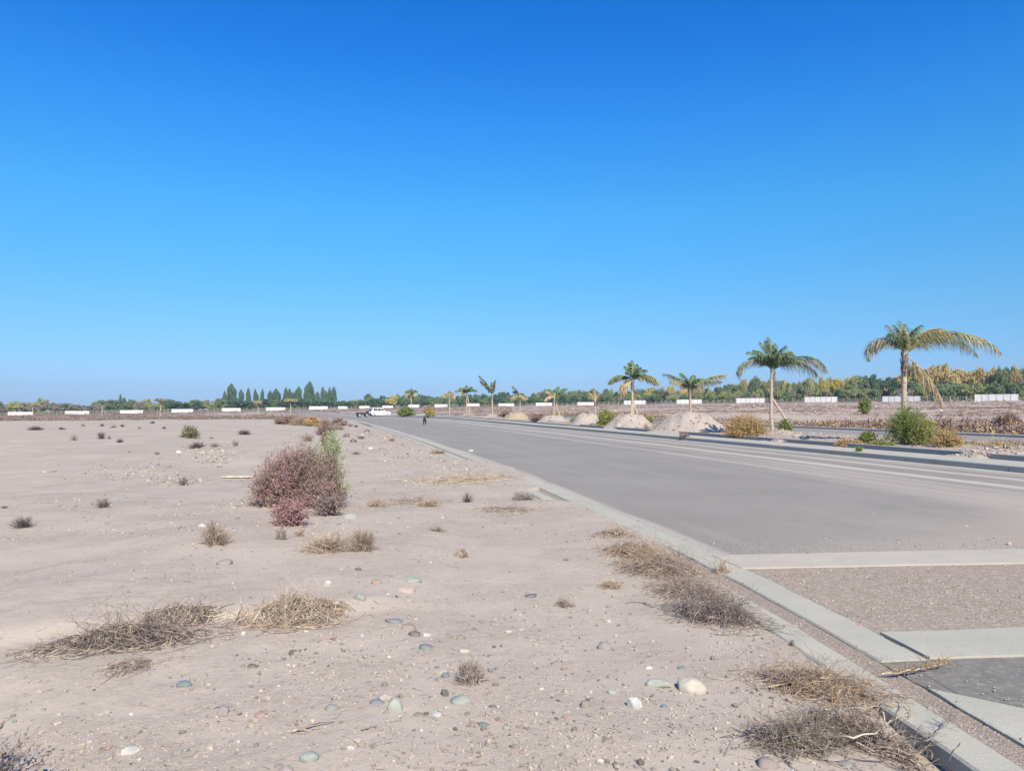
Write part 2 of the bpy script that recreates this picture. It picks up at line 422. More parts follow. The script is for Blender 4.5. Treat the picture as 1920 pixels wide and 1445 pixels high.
def tag(o, label=None, cat=None, group=None, kind=None):
    if label: o['label'] = label
    if cat: o['category'] = cat
    if group: o['group'] = group
    if kind: o['kind'] = kind
    return o
def root(name, loc, label, cat, group=None, rz=0):
    return tag(obj(name, None, None, loc, rz), label, cat, group)
class MB:
    def __init__(s): s.V = []; s.F = {}; s.n = 0
    def add(s, V, F):
        V = np.asarray(V, float).reshape(-1, 3); F = np.asarray(F, int)
        s.V.append(V); s.F.setdefault(F.shape[1], []).append(F+s.n); s.n += len(V); return s
    def box(s, x0, x1, y0, y1, z0, z1, taper=0):
        V = [(x, y, z) for z in (z0, z1) for y in (y0, y1) for x in (x0, x1)]
        return s.add(V, [(0, 2, 3, 1), (4, 5, 7, 6), (0, 1, 5, 4), (2, 6, 7, 3), (0, 4, 6, 2), (1, 3, 7, 5)])
    def prism(s, pts, x0, x1):       # polygon in (y,z) extruded along x
        n = len(pts); V = [(x0, a, b) for a, b in pts]+[(x1, a, b) for a, b in pts]
        s.add(V, [(i, (i+1) % n, n+(i+1) % n, n+i) for i in range(n)])
        s.add([(x0, a, b) for a, b in pts], [tuple(range(n))][::1]); s.add([(x1, a, b) for a, b in pts], [tuple(range(n))[::-1]])
        return s
    def cyl(s, c, r, h, axis='x', n=14):
        a = np.linspace(0, 2*np.pi, n, endpoint=False)
        P = []
        for e in (-h/2, h/2):
            for q in a:
                u, v = r*math.cos(q), r*math.sin(q)
                p = {'x': (e, u, v), 'y': (u, e, v), 'z': (u, v, e)}[axis]
                P.append((c[0]+p[0], c[1]+p[1], c[2]+p[2]))
        s.add(P, [(i, (i+1) % n, n+(i+1) % n, n+i) for i in range(n)])
        s.add(P[:n], [tuple(range(n))[::-1]]); s.add(P[n:], [tuple(range(n))])
        return s
    def mesh(s, name, mats, smooth=False):
        return mesh(name, np.concatenate(s.V), [np.concatenate(f) for f in s.F.values()], mats, smooth)
def grid_faces(nu, nv):
    i = np.arange(nu-1)[:, None]*nv+np.arange(nv-1)[None, :]
    i = i.ravel(); return np.stack([i, i+nv, i+nv+1, i+1], 1)
def tubes(P, rad, sides=3):
    """P (n,k,3) paths, rad (n,k)"""
    n, k, _ = P.shape
    T = np.gradient(P, axis=1); T /= np.linalg.norm(T, axis=2, keepdims=True)+1e-9
    ref = np.where(np.abs(T[..., 2:3]) > .9, np.array([1., 0, 0]), np.array([0, 0, 1.]))
    A = np.cross(T, ref); A /= np.linalg.norm(A, axis=2, keepdims=True)+1e-9
    B = np.cross(T, A)
    q = np.arange(sides)*2*np.pi/sides
    V = P[:, :, None, :] + rad[:, :, None, None]*(A[:, :, None, :]*np.cos(q)[None, None, :, None]+B[:, :, None, :]*np.sin(q)[None, None, :, None])
    V = V.reshape(-1, 3)
    b = (np.arange(n)[:, None, None]*k+np.arange(k-1)[None, :, None])*sides
    j = np.arange(sides)[None, None, :]; j2 = (j+1) % sides
    F = np.stack([b+j, b+j2, b+sides+j2, b+sides+j], -1).reshape(-1, 4)
    return V, F
def rand_unit(n):
    v = rng.normal(size=(n, 3)); return v/np.linalg.norm(v, axis=1, keepdims=True)
def leaf_quads(C, size, up=.0, long=1.6):
    n = len(C); a = rand_unit(n); a[:, 2] += up; a /= np.linalg.norm(a, axis=1, keepdims=True)
    b = np.cross(a, rand_unit(n)); b /= np.linalg.norm(b, axis=1, keepdims=True)+1e-9
    s = np.asarray(size)*(.6+.8*rng.random(n)); s = s[:, None]
    V = np.stack([C-a*s*long*.5, C+b*s*.5, C+a*s*long*.5, C-b*s*.5], 1).reshape(-1, 3)
    F = np.arange(n*4).reshape(-1, 4); return V, F

# ------------------------------------------------------------------ ground
ang_f = np.radians(np.arange(-41, 41.01, .19)); ang_c = np.radians(np.concatenate([np.arange(41, 319, 4.), [319.]]))
ang = np.concatenate([ang_f[:-1], ang_c])          # full turn round the camera's standing point
rad = [.35]
while rad[-1] < 6500: rad.append(rad[-1]*(1.0095 if rad[-1] < 260 else 1.05))
rad = np.array(rad)
A2, R2 = np.meshgrid(ang, rad, indexing='ij')
GX, GY = R2*np.sin(A2), R2*np.cos(A2)
GZ = ground_z(GX.ravel(), GY.ravel()).reshape(GX.shape)
nu, nv = GX.shape
V = np.stack([GX, GY, GZ], -1).reshape(-1, 3)
F = grid_faces(nu, nv)
last = np.stack([np.arange(nv-1)+(nu-1)*nv, np.arange(nv-1), np.arange(nv-1)+1, np.arange(nv-1)+1+(nu-1)*nv], 1)
V = np.concatenate([V, [[0, 0, float(ground_z(0., 0.))]]])
fan = np.stack([np.arange(nu)*nv, ((np.arange(nu)+1) % nu)*nv, np.full(nu, nu*nv)], 1)
gme = mesh('ground', V, [np.concatenate([F, last]), fan], M['sand'], True)
sgx, tgx = to_st(V[:, 0], V[:, 1])
scr = np.maximum(ss(88, 106, V[:, 1]), ss(28, 31, sgx))
at = gme.attributes.new('scrub', 'FLOAT', 'POINT'); at.data.foreach_set('value', scr.astype(np.float32))
ground = tag(obj('ground', gme), kind='structure')

# ------------------------------------------------------------------ lofted strips along the road
def tsamples(t0, t1):
    t = [t0]
    while t[-1] < t1: t.append(t[-1]+max(.12, min(2.0, abs(t[-1])*.02)))
    t[-1] = t1; return np.array(t)
def strip(name, prof, t0, t1, mat, parent=None, kind='structure', wob=0.0, label=None):
    """prof = list of (s, z) open profile, lofted along the road"""
    t = tsamples(t0, t1); n = len(prof)
    s = np.array([p[0] for p in prof], float); z = np.array([p[1] for p in prof], float)
    Sg, T = np.meshgrid(s, t, indexing='xy'); Zg = np.tile(z, (len(t), 1))
    if wob:
        Sg = Sg + wob*fbm(T*2.2, Sg*0+s.mean()*7, 5, 3)*.5 ; Zg = Zg + wob*.08*fbm(T*3.1, Sg*5, 6, 3)
    X, Y = from_st(Sg, T)
    V = np.stack([X, Y, base_z(X, Y)+Zg], -1).reshape(-1, 3)
    f = grid_faces(len(t), n)[:, ::-1]
    m = t[:, None]*0
    fs = [f]
    # end caps
    if n > 2:
        fs_cap = [tuple(range(n)), tuple((len(t)-1)*n+np.arange(n))[::-1]]
        fs.append(np.array(fs_cap))
    uv = np.stack([Sg.ravel(), T.ravel()], 1)
    me = mesh(name, V, fs, mat, False, uv=uv)
    o = obj(name, me, parent)
    if kind and parent is None: tag(o, kind=kind)
    return o
def boxprof(s0, s1, top, bot=-.35, bev=.012):
    return [(s0, bot), (s0, top-bev), (s0+bev, top), (s1-bev, top), (s1, top-bev), (s1, bot)]
# main carriageway: many columns so that it keeps the lie of the land
cols = np.linspace(-.02, 11.82, 20)
strip('road', [(s, 0.0) for s in cols], -40, 330, M['asphalt'])
# left: outer kerb strip, gravel-filled channel, inner concrete strip
def sections(parent_name, s0, s1, top, mat, spans, L, wob=.0, bed=True, bot=-.35, bev=.012, gap=.012):
    base = strip(parent_name, [(s0+.03, bot-.02), (s0+.03, top-.05), (s1-.03, top-.05), (s1-.03, bot-.02)], spans[0][0], spans[-1][1], mat)
    for a, b in spans:
        t = a
        while t < b-.3:
            e = min(t+L, b)
            strip('kerb_section', boxprof(s0, s1, top+rng.uniform(-.002, .002), bot, bev), t+gap/2, e-gap/2, mat, parent=base, wob=wob)
            t = e
    return base
sections('kerb', -.74, -.52, .034, M['concrete'], [(0.5, 60)], 4.0, wob=.02)
strip('gravel_channel', [(-.53, -.004), (-.48, .006), (-.42, .002), (-.36, .008), (-.31, .0)], -20, 60, M['gravel_bed'])
sections('gutter', -.32, -.005, .020, M['concrete'], [(4.72, 96)], 6.0, wob=.025)
ge_t = np.linspace(.5, 4.26, 60); ge_r = np.interp(ge_t, [.5, 3.86, 4.05, 4.26], [.14, .12, -.08, -.30])+.012*fbm(ge_t*7, ge_t*0, 12, 3); ge_l = -.32+.008*fbm(ge_t*5, ge_t*0, 14, 3)
rows_ = []
for f_, z_ in ((0, -.3), (0, .016), (.03, .020), (.97, .019), (1, .012), (1, -.3)):
    gx_, gy_ = from_st(ge_l+(ge_r-ge_l)*f_, ge_t); rows_.append(np.c_[gx_, gy_, np.full(60, z_)])
tag(obj('gutter', mesh('gutter', np.concatenate(rows_), grid_faces(6, 60), M['concrete'])), kind='structure')
# right kerb, pavement, open ditch and its lip
sections('kerb', 11.80, 11.97, .165, M['concrete_grey'], [(3, 220)], 3.2, bev=.02, gap=.02)
strip('pavement', [(11.965, .05), (11.97, .155), (12.6, .157), (13.38, .155), (13.40, .13), (13.40, -.35)], 3, 220, M['concrete'])
strip('gutter', [(11.42, -.05), (11.42, .006), (11.79, .012), (11.79, -.05)], 3, 220, M['concrete'], wob=.02)
strip('ditch', [(13.39, .12), (13.39, -.14), (13.7, -.17), (14.01, -.15), (14.01, .19)], 3, 220, M['concrete_grey'])
sections('ditch_kerb', 14.00, 14.14, .265, M['concrete_grey'], [(3, 52)], 4.0, bev=.015, gap=.02)
# median soil
tm = tsamples(3, 230); sm = np.linspace(14.12, 20.86, 40)
SS, TT = np.meshgrid(sm, tm, indexing='xy')
X, Y = from_st(SS, TT); Zm = median_z(SS, TT)
tag(obj('median_ground', mesh('median_ground', np.stack([X, Y, Zm], -1).reshape(-1, 3), grid_faces(len(tm), 40)[:, ::-1], M['median'], True)), kind='structure')
# far side of the median, second carriageway
strip('pavement', [(20.84, -.3), (20.84, .17), (20.86, .19), (21.25, .19), (21.27, .17), (21.27, -.3)], 3, 230, M['concrete_dusty'])
strip('ditch', [(21.26, .1), (21.26, -.22), (21.8, -.22), (21.8, .03)], 3, 230, M['concrete_grey'])
strip('gutter', [(21.79, -.2), (21.79, .05), (22.45, .06), (22.47, .02)], 3, 230, M['concrete_dusty'])
strip('road', [(s, .035) for s in np.linspace(22.44, 29.4, 8)], 3, 230, M['asphalt'])
strip('kerb', boxprof(29.38, 29.85, .17, -.3, .02), 3, 230, M['concrete_dusty'])
# two concrete bands crossing the road near the camera, rubble between, fresh asphalt before them
def slab(name, pts, top, bot, mat, n=60, wob=.012, kind='structure'):
    """pts: near-left, near-right, far-right, far-left in ground metres"""
    a, b, c, d = [np.array(p, float) for p in pts]
    u = np.linspace(0, 1, n)[:, None]
    near = a+(b-a)*u; far = d+(c-d)*u
    near[:, 1] += wob*fbm(near[:, 0]*2.3, near[:, 0]*0+3, 8, 4); far[:, 1] += wob*fbm(far[:, 0]*2.3, far[:, 0]*0+9, 9, 4)
    rows = [near, near*.999+far*.001, near*.5+far*.5, near*.001+far*.999, far]
    zs = [bot, top, top+.002, top, bot]
    V = np.concatenate([np.c_[r, np.full(n, z)] for r, z in zip(rows, zs)])
    f = grid_faces(5, n)[:, ::-1]
    # side cap left
    cap = np.array([[0, n, 2*n, 3*n, 4*n]]); cap2 = np.array([[n-1, 2*n-1, 3*n-1, 4*n-1, 5*n-1]])[:, ::-1]
    return tag(obj(name, mesh(name, V, [f, cap, cap2], mat)), kind=kind)
slab('concrete_band', [(2.25, 7.36), (13.6, 8.35), (13.5, 9.15), (2.12, 7.98)], .024, -.2, M['concrete_dusty'])
slab('concrete_band', [(2.625, 4.74), (13.8, 5.75), (13.7, 6.4), (2.575, 5.27)], .026, -.2, M['concrete'], wob=.02)
slab('rubble_bed', [(2.45, 5.20), (13.7, 6.35), (13.6, 8.4), (2.15, 7.42)], .010, -.1, M['rubble_bed'], wob=0)
slab('asphalt_patch', [(2.62, 0.2), (14, 0.2), (13.8, 5.8), (2.44, 4.80)], .012, -.1, M['asphalt_new'], wob=0)
# ragged tongue of asphalt that has run over the broken gutter
tt_ = np.linspace(0, 1, 40); ly = 4.0+1.0*tt_
lx = from_st(np.full(40, -.315), ly)[0]+.02*fbm(tt_*6, tt_*0, 3, 3)
V = np.concatenate([np.c_[lx, ly, np.full(40, .009)], np.c_[np.full(40, 2.625), ly, np.full(40, .0118)], np.c_[lx-.01, ly, np.full(40, -.05)]])
f = [np.stack([np.arange(39), np.arange(39)+40, np.arange(39)+41, np.arange(39)+1], 1), np.stack([np.arange(39)+80, np.arange(39), np.arange(39)+1, np.arange(39)+81], 1)]
tag(obj('asphalt_patch', mesh('asphalt_patch', V, f, M['asphalt_new'])), kind='structure')

# ------------------------------------------------------------------ stones
def ico(sub):
    import bmesh
    bm = bmesh.new(); bmesh.ops.create_icosphere(bm, subdivisions=sub, radius=1)
    V = np.array([v.co[:] for v in bm.verts]); F = np.array([[v.index for v in f.verts] for f in bm.faces]); bm.free()
    return V, F
ICO1, ICO2, ICO3 = ico(1), ico(2), ico(3)
def stone_mat(name, c, c2=None):
    m, t, b = nodes_of(name); v = coords(t, 'Object')
    c2 = c2 or tuple(x*.78 for x in c)
    k = mixc(t, ramp(t, noise(t, 9, 5, .7, v), (.35, .65)), c, c2)
    k = mixc(t, ramp(t, noise(t, 60, 3, .7, v), (.58, .7, 0, .5)), k, tuple(x*.6 for x in c))
    # dust settled on it
    k = mixc(t, ramp(t, noise(t, 4, 4, .6, v), (.45, .70, .02, .42)), k, (.40, .345, .30))
    t.links.new(k, b.inputs['Base Color']); b.inputs['Roughness'].default_value = .8
    bump(t, b, noise(t, 35, 5, .7, v), .4, .004)
    return m
SC = {'cream': (.50, .455, .375), 'greygreen': (.33, .345, .305), 'white': (.50, .49, .455), 'grey': (.235, .23, .22), 'darkblue': (.085, .10, .15),
      'teal': (.13, .185, .195), 'dark': (.13, .12, .11), 'blue': (.15, .18, .215), 'pinkbrown': (.27, .215, .19), 'palegreen': (.27, .31, .275),
      'peach': (.44, .34, .275), 'red': (.33, .215, .18), 'brown': (.225, .195, .165), 'purple': (.235, .195, .195), 'pinkgrey': (.37, .32, .29)}
SM = {k: stone_mat('stone_'+k, v) for k, v in SC.items()}
def stone_mesh(a, b, c, angular=0.0, res=ICO3):
    V, F = res; V = V.copy(); seed = int(rng.integers(0, 999))
    r = 1+.30*fbm(V[:, 0]*1.3+9+V[:, 2], V[:, 1]*1.3+5, seed, 3)
    V = V*r[:, None]
    if True:
        for _ in range(9 if angular else 5):
            n = rand_unit(1)[0]; d = rng.uniform(.62, .85) if angular else rng.uniform(.74, .93); k = V@n; V = V-np.outer(np.maximum(k-d, 0), n)
    return V*np.array([a, b, c]), F
STONES = [
 (1301, 1297, 60, 40, 'cream', 0, 'large cream oval boulder by the pale block, biggest stone in front of the kerb'),
 (1238, 1288, 54, 27, 'greygreen', 1, 'pale grey-green block of stone just left of the cream boulder'),
 (1191, 1327, 32, 32, 'white', 1, 'white angular stone below the grey-green block'),
 (1133, 1217, 28, 20, 'grey', 0, 'smooth grey cobble alone on the sand above the white stone'),
 (995, 1119, 26, 11, 'darkblue', 0, 'flat dark blue pebble lying alone above the middle of the sand'),
 (798, 1216, 28, 15, 'teal', 0, 'teal cobble with a rounded top just below the dark brown one'),
 (777, 1192, 22, 15, 'dark', 0, 'dark brown cobble just above the teal one'),
 (738, 1167, 32, 11, 'blue', 0, 'thin blue-grey stone half buried beside the pinkish brown one'),
 (766, 1178, 30, 15, 'pinkbrown', 0, 'pinkish brown half-buried stone right of the thin blue-grey one'),
 (673, 1124, 24, 17, 'palegreen', 0, 'pale green cobble right of the dry tangled bush'),
 (762, 1109, 38, 14, 'peach', 0, 'peach-coloured flat stone touching the pale teal stone behind it'),
 (771, 1089, 36, 15, 'palegreen', 0, 'pale teal flat stone right behind the peach-coloured one'),
 (706, 1094, 22, 13, 'red', 0, 'dull red cobble left of the peach-coloured stone'),
 (343, 1287, 27, 17, 'teal', 0, 'teal blue cobble alone on the sand below the dry grass ledge'),
 (472, 1251, 19, 11, 'dark', 0, 'small dark grey cobble between the grass ledge and the sticks'),
 (578, 1428, 38, 30, 'palegreen', 0, 'pale green rounded stone at the bottom edge left of centre'),
 (740, 1332, 30, 32, 'greygreen', 1, 'pale green-white slab standing tilted in the middle of the stone cluster'),
 (706, 1319, 28, 11, 'blue', 0, 'dark blue-grey flat stone left of the tilted pale slab'),
 (620, 1331, 27, 17, 'grey', 0, 'grey-green cobble far left of the tilted pale slab'),
 (863, 1318, 44, 24, 'palegreen', 0, 'broad pale green stone sunk in the sand below the dry twig clump'),
 (924, 1326, 17, 7, 'dark', 0, 'thin dark pebble right of the broad pale green stone'),
 (908, 1360, 21, 11, 'teal', 0, 'dark teal oval pebble below the thin dark one'),
 (951, 1367, 15, 12, 'palegreen', 0, 'small pale green pebble right of the dark teal oval'),
 (1098, 1325, 20, 19, 'brown', 0, 'brown-grey stone standing upright left of the white angular stone'),
 (1140, 1391, 24, 13, 'brown', 0, 'grey-brown flat cobble near the bottom edge below the white stone'),
 (1148, 1300, 21, 13, 'greygreen', 0, 'small grey-green stone between the upright brown and white stones'),
 (1246, 1326, 14, 9, 'blue', 0, 'small blue pebble right of the white angular stone'),
 (1441, 1438, 40, 28, 'purple', 0, 'purple-grey stone at the bottom edge left of the dry branches'),
 (655, 972, 32, 15, 'greygreen', 1, 'pale green block at the right foot of the purple bush'),
 (863, 1198, 18, 13, 'brown', 0, 'brown-grey stone right of the teal and dark cobbles'),
 (836, 1270, 17, 15, 'blue', 0, 'blue cobble at the left side of the dry twig clump'),
 (487, 1343, 25, 14, 'red', 0, 'brick red half-buried stone left of the fallen sticks'),
 (240, 1413, 40, 10, 'white', 1, 'flat whitish shard near the bottom left corner'),
 (786, 1342, 21, 11, 'brown', 0, 'dark brown oval stone right of the tilted pale slab'),
 (522, 1439, 20, 12, 'grey', 0, 'dark grey stone at the bottom edge left of the pale green one'),
 (341, 1196, 18, 20, 'pinkgrey', 0, 'pinkish grey stone caught at the right end of the grass ledge'),
 (1278, 1254, 16, 8, 'teal', 0, 'small teal stone behind the cream boulder'),
 (724, 1338, 13, 9, 'grey', 0, 'small grey pebble against the foot of the tilted pale slab'),
 (1216, 1254, 16, 9, 'white', 0, 'white pebble behind the grey-green block'),
 (818, 1341, 22, 11, 'white', 0, 'pale pebble right of the dark brown oval stone'),
 (455, 1190, 12, 10, 'cream', 0, 'small cream pebble below the gap in the dry grass'),
 (613, 1098, 18, 16, 'white', 1, 'white stone at the right side of the dry tangled bush'),
 (418, 1058, 30, 14, 'grey', 0, 'bluish grey stone behind the grass ledge'),
 (649, 1424, 18, 9, 'pinkgrey', 0, 'pale pinkish stone at the bottom right of the green one'),
 (800, 1192, 18, 9, 'white', 0, 'chalky white pebble touching the teal cobble from behind'),
 (870, 1222, 22, 11, 'cream', 0, 'cream-white stone above the dry twig clump'),
 (1126, 1428, 14, 10, 'white', 0, 'small white stone at the bottom edge right of centre'),
 (1590, 1437, 34, 12, 'grey', 0, 'bluish grey flat stone under the lower dry branches'),
 (883, 846, 10, 5, 'white', 1, 'small white lump lying on the grey road'),
 (378, 988, 20, 10, 'white', 1, 'pale stone behind the golden tuft left of the purple bush'),
]
for px_, py_, pw, ph, cl, angu, lab in STONES:
    x, y, z = pick(px_, py_); d = y/FPX
    a = pw*d/2; dep = max(a*.78, .01); th_ = math.atan2(EYE, y); c = max(.34*a, (ph*d-1.5*dep*math.sin(th_))*.62, .009)
    V, F = stone_mesh(a, dep, c*1.15, angu, ICO3)
    o = obj('stone', mesh('stone', V, F, SM[cl], not angu), loc=(x, y+dep*.5, z+c*.10), rz=0)
    o.rotation_euler = (rng.uniform(-.15, .15), rng.uniform(-.12, .12), rng.uniform(-.15, .15))
    tag(o, lab, 'stone', 'loose stones on the sand' if py_ > 900 else None)

# loose gravel nobody could count
gm = [stone_mat('pebble_'+n, SC[n]) for n in ('pinkgrey', 'grey', 'cream', 'brown', 'palegreen', 'red', 'dark', 'white')]
M['clod'] = mat_varied('soil_clod', [(.42, .365, .30), (.35, .30, .245), (.47, .41, .345)], 30, .95, .1)
gm.append(M['clod'])
GW = np.array([.30, .12, .06, .16, .03, .05, .08, .02, .5])
def gravel(name, X, Y, size, zf, mats=gm, wts=GW, flat=.55, sink=.25):
    V0, F0 = ICO1; n = len(X)
    a = rng.random(n)*6.28; sx = size*(.6+.8*rng.random(n)); sy = size*(.5+.6*rng.random(n)); sz = size*flat*(.6+.7*rng.random(n))
    jit = 1+.22*rng.normal(size=(n, len(V0)))[:, :, None]*.6
    P = V0[None]*jit*np.stack([sx, sy, sz], 1)[:, None, :]
    ca, sa = np.cos(a)[:, None], np.sin(a)[:, None]
    Q = np.stack([P[..., 0]*ca-P[..., 1]*sa, P[..., 0]*sa+P[..., 1]*ca, P[..., 2]], -1)
    Zb = zf(X, Y)+sz*(1-sink*2)
    Q += np.stack([X, Y, Zb], 1)[:, None, :]
    F = (F0[None]+(np.arange(n)*len(V0))[:, None, None]).reshape(-1, 3)
    mi = np.repeat(rng.choice(len(mats), n, p=wts/wts.sum()), len(F0))
    return tag(obj(name, mesh(name, Q.reshape(-1, 3), F, mats, False, midx=mi)), kind='stuff')
def scatter_left(n, dmin, dmax, power=1.0):
    u = rng.random(n)**power; d = dmin*(dmax/dmin)**u
    a = rng.uniform(-40, 24, n); X = d*np.sin(np.radians(a)); Y = d*np.cos(np.radians(a))
    s, t = to_st(X, Y); k = s < dirt_edge(t)-.03
    return X[k], Y[k]
X, Y = scatter_left(26000, 2.6, 15)
k = rng.random(len(X)) < np.clip(.07+2.2*np.maximum(fbm(X/1.1, Y/1.1, 101, 4)-.02, 0), 0, 1)
X, Y = X[k], Y[k]; sz = .0032*np.exp(.62*np.abs(rng.normal(size=len(X)))+.12*rng.normal(size=len(X)))*(1+.05*Y)
gravel('fine_gravel', X, Y, np.clip(sz*1.05, .002, .018), ground_z)
# the more stony apron in the middle foreground
n = 2600; X = rng.normal(-.25, 1.0, n); Y = rng.normal(4.3, 1.1, n); k = (Y > 2.9) & (to_st(X, Y)[0] < -.9); X, Y = X[k], Y[k]
gravel('fine_gravel', X, Y, .0062*np.exp(.55*rng.normal(size=len(X))), ground_z, wts=np.array([.35, .18, .10, .22, .04, .06, .12, .05, .25]))
# stony bands farther out, left and behind the purple bush
parts = []
for (cx, cy, wx, wy, nn) in [(270, 890, 110, 18, 420), (400, 858, 45, 14, 330), (330, 905, 60, 10, 200), (470, 960, 60, 12, 160), (610, 1010, 130, 20, 200), (170, 960, 160, 18, 160),
                             (760, 850, 90, 25, 330), (860, 870, 60, 20, 160), (700, 820, 50, 8, 120), (820, 900, 130, 22, 250), (500, 900, 40, 8, 60), (250, 1010, 200, 12, 90), (380, 985, 60, 8, 60)]:
    xs = rng.normal(cx, wx*.6, nn); ys = rng.normal(cy, wy*.6, nn)
    dep = EYE*FPX/np.maximum(ys-HORIZON, 30); parts.append(np.c_[(xs-CX)/FPX*dep, dep])
P = np.concatenate(parts); s_, t_ = to_st(P[:, 0], P[:, 1]); P = P[s_ < dirt_edge(t_)-.05]
gravel('stony_patches', P[:, 0], P[:, 1], .00115*P[:, 1]*np.exp(.45*rng.normal(size=len(P))), ground_z, wts=np.array([.46, .14, .12, .12, .02, .03, .03, .06, .35]))
# rubble between the two concrete bands, and in the channel
n = 5200; u = rng.random(n); X = 2.35+u*4.2; Y = 5.25+.1*(X-2.6)+rng.random(n)**.8*2.05
k = rng.random(n) < np.clip(.35+1.2*fbm(X/.9, Y/.9, 7, 3)+.4*(1-(Y-5.2)/2.1), .12, 1); X, Y = X[k], Y[k]
s_, _ = to_st(X, Y); k = s_ > .02; X, Y = X[k], Y[k]
gravel('road_rubble', X, Y, np.clip(.0052*np.exp(.42*rng.normal(size=len(X))), .002, .016), lambda x, y: base_z(x, y)+.011)
n = 3600; t_ = 3.2*(3.4**rng.random(n)); s_ = rng.uniform(-.51, -.33, n); X, Y = from_st(s_, t_)
gravel('channel_gravel', X, Y, .0034*np.exp(.4*rng.normal(size=n)), lambda x, y: base_z(x, y)+.002, wts=np.array([.30, .10, .12, .22, .02, .05, .02, .02, .8]))
n = 1700; X = 2.1+rng.random(n)*4.4; Y = 8.05+.1*(X-2.2)+np.abs(rng.normal(size=n))*.55; s_, _ = to_st(X, Y); k = s_ > .05; X, Y = X[k], Y[k]
gravel('road_grit', X, Y, .0048*np.exp(.4*rng.normal(size=len(X))), base_z)
n = 500; t_ = rng.uniform(9, 45, n); s_ = rng.uniform(.5, 11, n); X, Y = from_st(s_, t_)
gravel('road_grit', X, Y, .006*np.exp(.5*rng.normal(size=n)), base_z)
# crumbs along the kerb edges
n = 900; t_ = 3.3*(6**rng.random(n)); s_ = rng.choice([-.78, -.3, .04, 0.0], n)+rng.normal(0, .035, n); X, Y = from_st(s_, t_)
gravel('kerb_grit', X, Y, .0035*np.exp(.5*rng.normal(size=n)), lambda x, y: np.maximum(ground_z(x, y), base_z(x, y)+np.where(to_st(x, y)[0] > -.33, .018, -.2)))
# median rubble
n = 5200; t_ = rng.uniform(9, 60, n); s_ = rng.uniform(14.3, 20.6, n); X, Y = from_st(s_, t_)
gravel('median_rubble', X, Y, .028*np.exp(.5*rng.normal(size=n)), lambda x, y: median_z(*to_st(x, y)), wts=np.array([.52, .16, .10, .14, .02, .05, .03, .02, .35]))

# ------------------------------------------------------------------ plants
def bush_geo(wd, dp, h, n_stem, n_twig, n_leaf, leaf, r=.004, spread=1.0, upright=.5, seg=5, curl=.25, flat_base=.08, kink=.012):
    """stems fanning from the foot to an uneven shell; side twigs; small leaves on the twigs"""
    th = rng.random(n_stem)*2*np.pi; el = np.arccos(np.clip(rng.random(n_stem)**(upright), 0, 1))
    el = np.clip(el*spread, 0, 1.5)
    tip = np.stack([np.cos(th)*np.sin(el)*wd/2, np.sin(th)*np.sin(el)*dp/2, np.cos(el)*h], 1)
    tip *= (.62+.42*rng.random(n_stem))[:, None]; tip[:, 2] = np.maximum(tip[:, 2], .03*h)
    b0 = np.stack([rng.normal(0, wd*flat_base, n_stem), rng.normal(0, dp*flat_base, n_stem), np.zeros(n_stem)-.01], 1)
    u = np.linspace(0, 1, seg)[None, :, None]
    P = b0[:, None]+(tip-b0)[:, None]*u
    bow = rand_unit(n_stem)*curl*np.linalg.norm(tip, axis=1)[:, None]*.5; bow[:, 2] = np.abs(bow[:, 2])*.6
    P = P+bow[:, None]*(np.sin(u*np.pi))
    P += np.cumsum(rng.normal(size=P.shape), 1)*kink*min(wd, 1)*u
    rr = r*(1-.7*u[..., 0])*(.7+.6*rng.random(n_stem))[:, None]
    V1, F1 = tubes(P, rr*np.ones((n_stem, seg)))
    Vs, Fs = [V1], [F1]; Q = None
    if n_twig:
        i = rng.integers(0, n_stem, n_twig); v = .3+.7*rng.random(n_twig)**.8; f = v*(seg-1); j = np.minimum(f.astype(int), seg-2); g = (f-j)[:, None]
        o = P[i, j]*(1-g)+P[i, j+1]*g; d = P[i, j+1]-P[i, j]; d /= np.linalg.norm(d, axis=1, keepdims=True)+1e-9
        d = d+rand_unit(n_twig)*.9; d[:, 2] += .25; d /= np.linalg.norm(d, axis=1, keepdims=True)
        L = (.10+.20*rng.random(n_twig))*min(wd, h*1.6)
        k = 3; uu = np.linspace(0, 1, k)[None, :, None]
        Q = o[:, None]+d[:, None]*L[:, None, None]*uu+rand_unit(n_twig)[:, None]*(L*.18)[:, None, None]*np.sin(uu*np.pi)
        Q[..., 2] = np.maximum(Q[..., 2], .004)
        V2, F2 = tubes(Q, r*.5*(1-.6*uu[..., 0])*np.ones((n_twig, k)))
        Fs.append(F2+len(V1)); Vs.append(V2)
    stems = (np.concatenate(Vs), np.concatenate(Fs))
    lv = None
    if n_leaf:
        src = Q if Q is not None else P
        i = rng.integers(0, len(src), n_leaf); f = rng.random(n_leaf)*(src.shape[1]-1); j = np.minimum(f.astype(int), src.shape[1]-2); g = (f-j)[:, None]
        C = src[i, j]*(1-g)+src[i, j+1]*g+rng.normal(size=(n_leaf, 3))*leaf*.6
        C[:, 2] = np.maximum(C[:, 2], .004)
        lv = leaf_quads(C, leaf)
    return stems, lv
